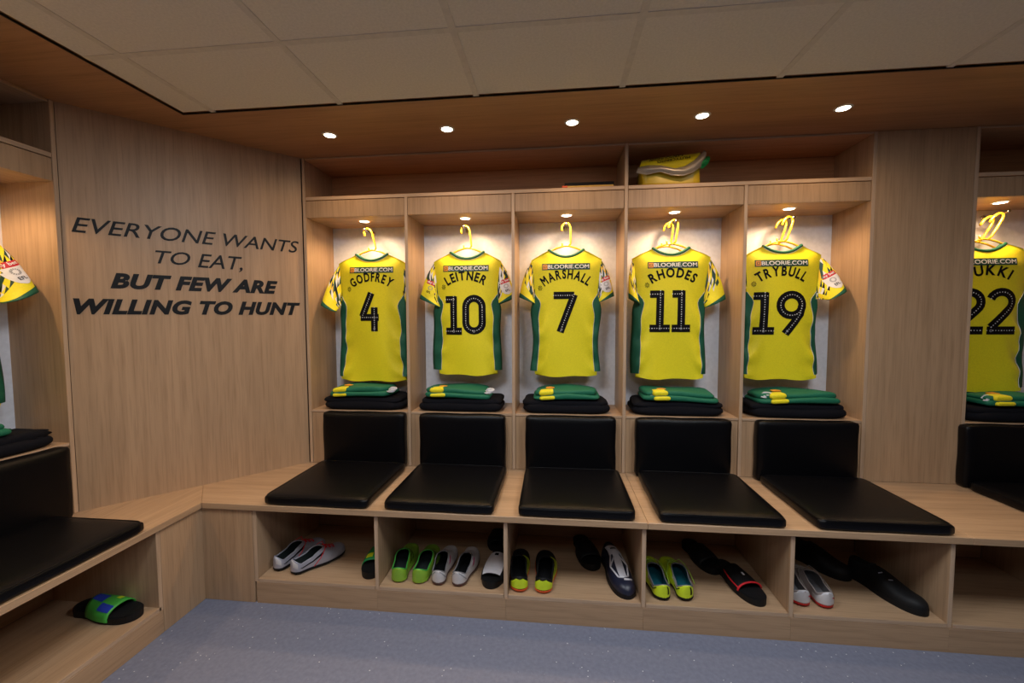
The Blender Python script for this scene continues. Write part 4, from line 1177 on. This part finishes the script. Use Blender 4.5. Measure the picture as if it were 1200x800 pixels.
sandal((2.300, .040, ZF), radians(14), 'black sandal with red edged strap in the right of its cubby', GS, dict(sole='rubber', strap='rubber', edge='red_lace', strap_u=(.26, .66), strap_h=.062, band=[(.35, .5, .45, .5, 'white')]), L=.30)
sandal((2.195, .250, ZF), radians(14), 'black sandal in shadow behind the red edged one', GS, dict(sole='rubber', strap='rubber', strap_u=(.2, .6)), L=.27)
sandal((1.610, .225, ZF), radians(12), 'black sandal in shadow behind the black and white shoe', GS, dict(sole='rubber', strap='rubber', strap_u=(.2, .6)), L=.28)
sandal((XC - .026, -.281, ZF), radians(90 - 3), 'black sandal with blue and green strap under the left bench', None,
       dict(sole='rubber', strap='green_strap', strap_u=(.28, .70), strap_h=.064, band=[(.05, .5, .62, .80, 'blue_print'), (.55, .95, .40, .62, 'blue_print'), (.2, .35, .30, .42, 'neon_yellow_synthetic')]))

def closed_shoe(loc, rz, label, c, L=.31, Wd=.108, name='trainer', cat='shoe', group=None):
    """low shoe with its toe at y=0 pointing to the room"""
    t = thing(name, label, cat, loc, rz, group=group)
    def S(u, a, off=0):
        """u 0 toe .. 1 heel; a 0..1 from right sole over the top to left sole"""
        w = foot_w(1 - u) * Wd / 2 + off; h = foot_h(1 - u, heel=.07, toe=.042) + off; an = a * pi
        return Vector((w * (abs(cos(an)) ** .8) * (1 if cos(an) > 0 else -1), u * L, .018 + h * max(0, sin(an)) ** .75))
    bm = bm_new(); G = [[bm.verts.new(S(.5 - .5 * cos(pi * i / 26), j / 18)) for j in range(19)] for i in range(27)]
    grid_faces(bm, G); obj('upper', bm, c['upper'], t, smooth=True)
    bm = bm_new(); ring = []
    for i in range(25): u = .5 - .5 * cos(pi * i / 24); ring.append((foot_w(1 - u) * Wd / 2 * 1.05, u * L))
    for i in range(24, -1, -1): u = .5 - .5 * cos(pi * i / 24); ring.append((-foot_w(1 - u) * Wd / 2 * 1.05, u * L))
    prism(bm, ring, 0, .021); bmesh.ops.remove_doubles(bm, verts=bm.verts, dist=.0003); obj('sole', bm, c['sole'], t)
    def strip(name, pts, wdt, mat, off=.002):
        bm = bm_new(); tube(bm, [S(u, a, off) for u, a in pts], wdt, 6); obj(name, bm, mat, t, smooth=True)
    def pane(name, u0, u1, a0, a1, b0, b1, mat, off=.0022):
        bm = bm_new(); G = [[bm.verts.new(S(u0 + (u1 - u0) * i / 8, (a0 + (b0 - a0) * i / 8) + ((a1 + (b1 - b0) * 0 - a0) + ((b1 - b0) - (a1 - a0)) * i / 8) * j / 6, off)) for j in range(7)] for i in range(9)]
        grid_faces(bm, G); obj(name, bm, mat, t, smooth=True)
    for s_ in c.get('strips', []): strip(*s_)
    for p_ in c.get('panes', []): pane(*p_)
    # collar opening
    bm = bm_new(); pts = [S(.66 + .15 * (1 - cos(a)), .5 + .22 * sin(a), .001) for a in [2 * pi * q / 20 for q in range(20)]]
    tube(bm, pts, .004, 6, closed=True); obj('collar_rim', bm, c['rim'], t, smooth=True)
    bm = bm_new(); bm.faces.new([bm.verts.new(p + Vector((0, 0, .0006))) for p in pts]); obj('opening', bm, 'dark_lining', t)
    return t
closed_shoe((1.742, .030, ZF), radians(10), 'black shoe with white tongue and white side lines next to the divider', dict(upper='navy_synthetic', sole='rubber', rim='rubber',
    strips=[('side_line', [(.22, .40), (.42, .28), (.62, .36)], .0042, 'white_strap'), ('side_line', [(.22, .62), (.42, .74), (.62, .64)], .0042, 'white_strap'),
            ('side_line', [(.22, .40), (.20, .52), (.22, .62)], .0044, 'white_strap'), ('side_line', [(.42, .28), (.54, .44)], .0034, 'white_strap'), ('side_line', [(.42, .74), (.54, .56)], .0034, 'white_strap'),
            ('toe_line', [(.155, .32), (.150, .44), (.155, .52)], .0046, 'white_strap')],
    panes=[('lace_cover', .22, .60, .44, .58, .42, .58, 'white_strap'), ('tongue', .58, .84, .32, .68, .30, .70, 'white_strap', .005), ('tongue_mark', .70, .74, .42, .58, .44, .56, 'black', .0065)]), L=.32)
closed_shoe((2.945, .045, ZF), radians(20), 'long black shoe with small silver marks, toe near the right divider', dict(upper='rubber', sole='rubber', rim='rubber',
    strips=[('silver_mark', [(.40, .52), (.42, .60)], .002, 'silver_synthetic'), ('silver_mark', [(.52, .56), (.54, .66)], .002, 'silver_synthetic')]), L=.31, group='black shoes in the fifth cubby')
closed_shoe((2.80, .265, ZF), radians(34), 'black shoe in shadow behind the long black shoe', dict(upper='rubber', sole='rubber', rim='rubber'), L=.27, group='black shoes in the fifth cubby')

# ------------------------------------------------------------------ things on the top shelf
t = thing('plastic_bag', 'crumpled yellow and silver plastic bag with a green corner on the top shelf', 'bag', (2.035, .665, ZUS + .001)); t.scale = (1, 1, 1.15)
rb = random.Random(5)
def crumple_box(w, d, h, seed, zoff=0, amp=.006):
    bm = bm_new(); bmesh.ops.create_cube(bm, size=1); bmesh.ops.subdivide_edges(bm, edges=bm.edges[:], cuts=7, use_grid_fill=True)
    r = random.Random(seed); P = [r.uniform(0, 6) for _ in range(5)]
    for v in bm.verts:
        x, y, z = v.co.x * w, v.co.y * d, (v.co.z + .5) * h
        q = amp * (sin(x * 34 + P[0]) + sin(z * 51 + x * 20 + P[1]) + sin(y * 47 + P[2])) * .5
        v.co = (x + q, y + q, max(0, z + (q if z > .01 else 0)) + zoff)
    return bm
bm = crumple_box(.30, .16, .080, 1); obj('lower_bundle', bm, mt('mustard_plastic', (.52, .36, .01), rough=.4), t, smooth=True)
def bag_sheet(name, outline, y, mat, lean=.03, thick=.004, wav=.008, seed=0, parent=t):
    """wavy film given by an outline in x,z; bulges towards the room"""
    bm = bm_new(); n = len(outline[0])
    r = random.Random(seed); P = [r.uniform(0, 6) for _ in range(4)]
    lo, hi = outline; G = []
    for j in range(9):
        f = j / 8; row = []
        for i in range(n):
            x = lo[i][0] * (1 - f) + hi[i][0] * f; z = lo[i][1] * (1 - f) + hi[i][1] * f
            row.append(bm.verts.new((x, y - .02 * sin(pi * f) + wav * sin(38 * x + 5 * f + P[0]) * .4 + lean * f, z)))
        G.append(row)
    grid_faces(bm, G); bmesh.ops.solidify(bm, geom=list(bm.faces), thickness=thick)
    return obj(name, bm, mat, parent, smooth=True)
# positions local to the bag: x -.18..+.20, z 0..0.15
bag_sheet('yellow_film', ([(-.165, .082), (-.08, .076), (0, .070), (.05, .064), (.10, .084), (.145, .118)], [(-.15, .120), (-.08, .130), (0, .137), (.06, .141), (.12, .145), (.155, .148)]), -.085, 'yellow', seed=2)
bag_sheet('silver_film', ([(-.185, .052), (-.13, .042), (-.06, .052), (0, .036), (.06, .030), (.11, .044), (.155, .072), (.17, .100)], [(-.175, .080), (-.12, .090), (-.05, .084), (.02, .070), (.07, .078), (.115, .100), (.15, .130), (.165, .146)]), -.105, mt('silver_film', (.50, .44, .38), rough=.3, metal=.3), lean=.012, seed=3)
bag_sheet('green_film', ([(.125, .066), (.16, .062), (.185, .080)], [(.15, .112), (.17, .118), (.195, .120)]), -.100, 'kelly_strap', lean=.01, seed=4)
bm = bm_new()
tx_ = 'MUTYCERMOUNOW'
for row_, (xa, xb, za, h_) in enumerate(((-.115, .060, .117, .011), (-.075, .095, .101, .012))):
    add_text(bm, tx_[:9] if row_ else tx_[4:], lambda x, z: (x, -.085 - .026 + .03 * (z - .08) / .065, z + .10 * x), xb, xa, za + h_, za, bold=.03)
obj('bag_print', bm, 'black', t, recalc=False)
t = thing('folder', 'flat black folder with a yellow strip lying on the top shelf beside the divider', 'folder', (1.605, .625, ZUS + .001))
bm = bm_new(); bx(bm, -.135, .135, -.02, .10, .012, .036); obj('cover', bm, 'black', t, bevel=.002)
bm = bm_new(); bx(bm, -.14, .130, -.045, .10, .0, .011); obj('lower_sheet', bm, mt('tan_card', (.50, .30, .06), rough=.6), t, bevel=.002)
bm = bm_new(); bx(bm, -.15, -.12, -.052, -.02, 0, .010); obj('tab', bm, 'orange_sole', t, bevel=.002)
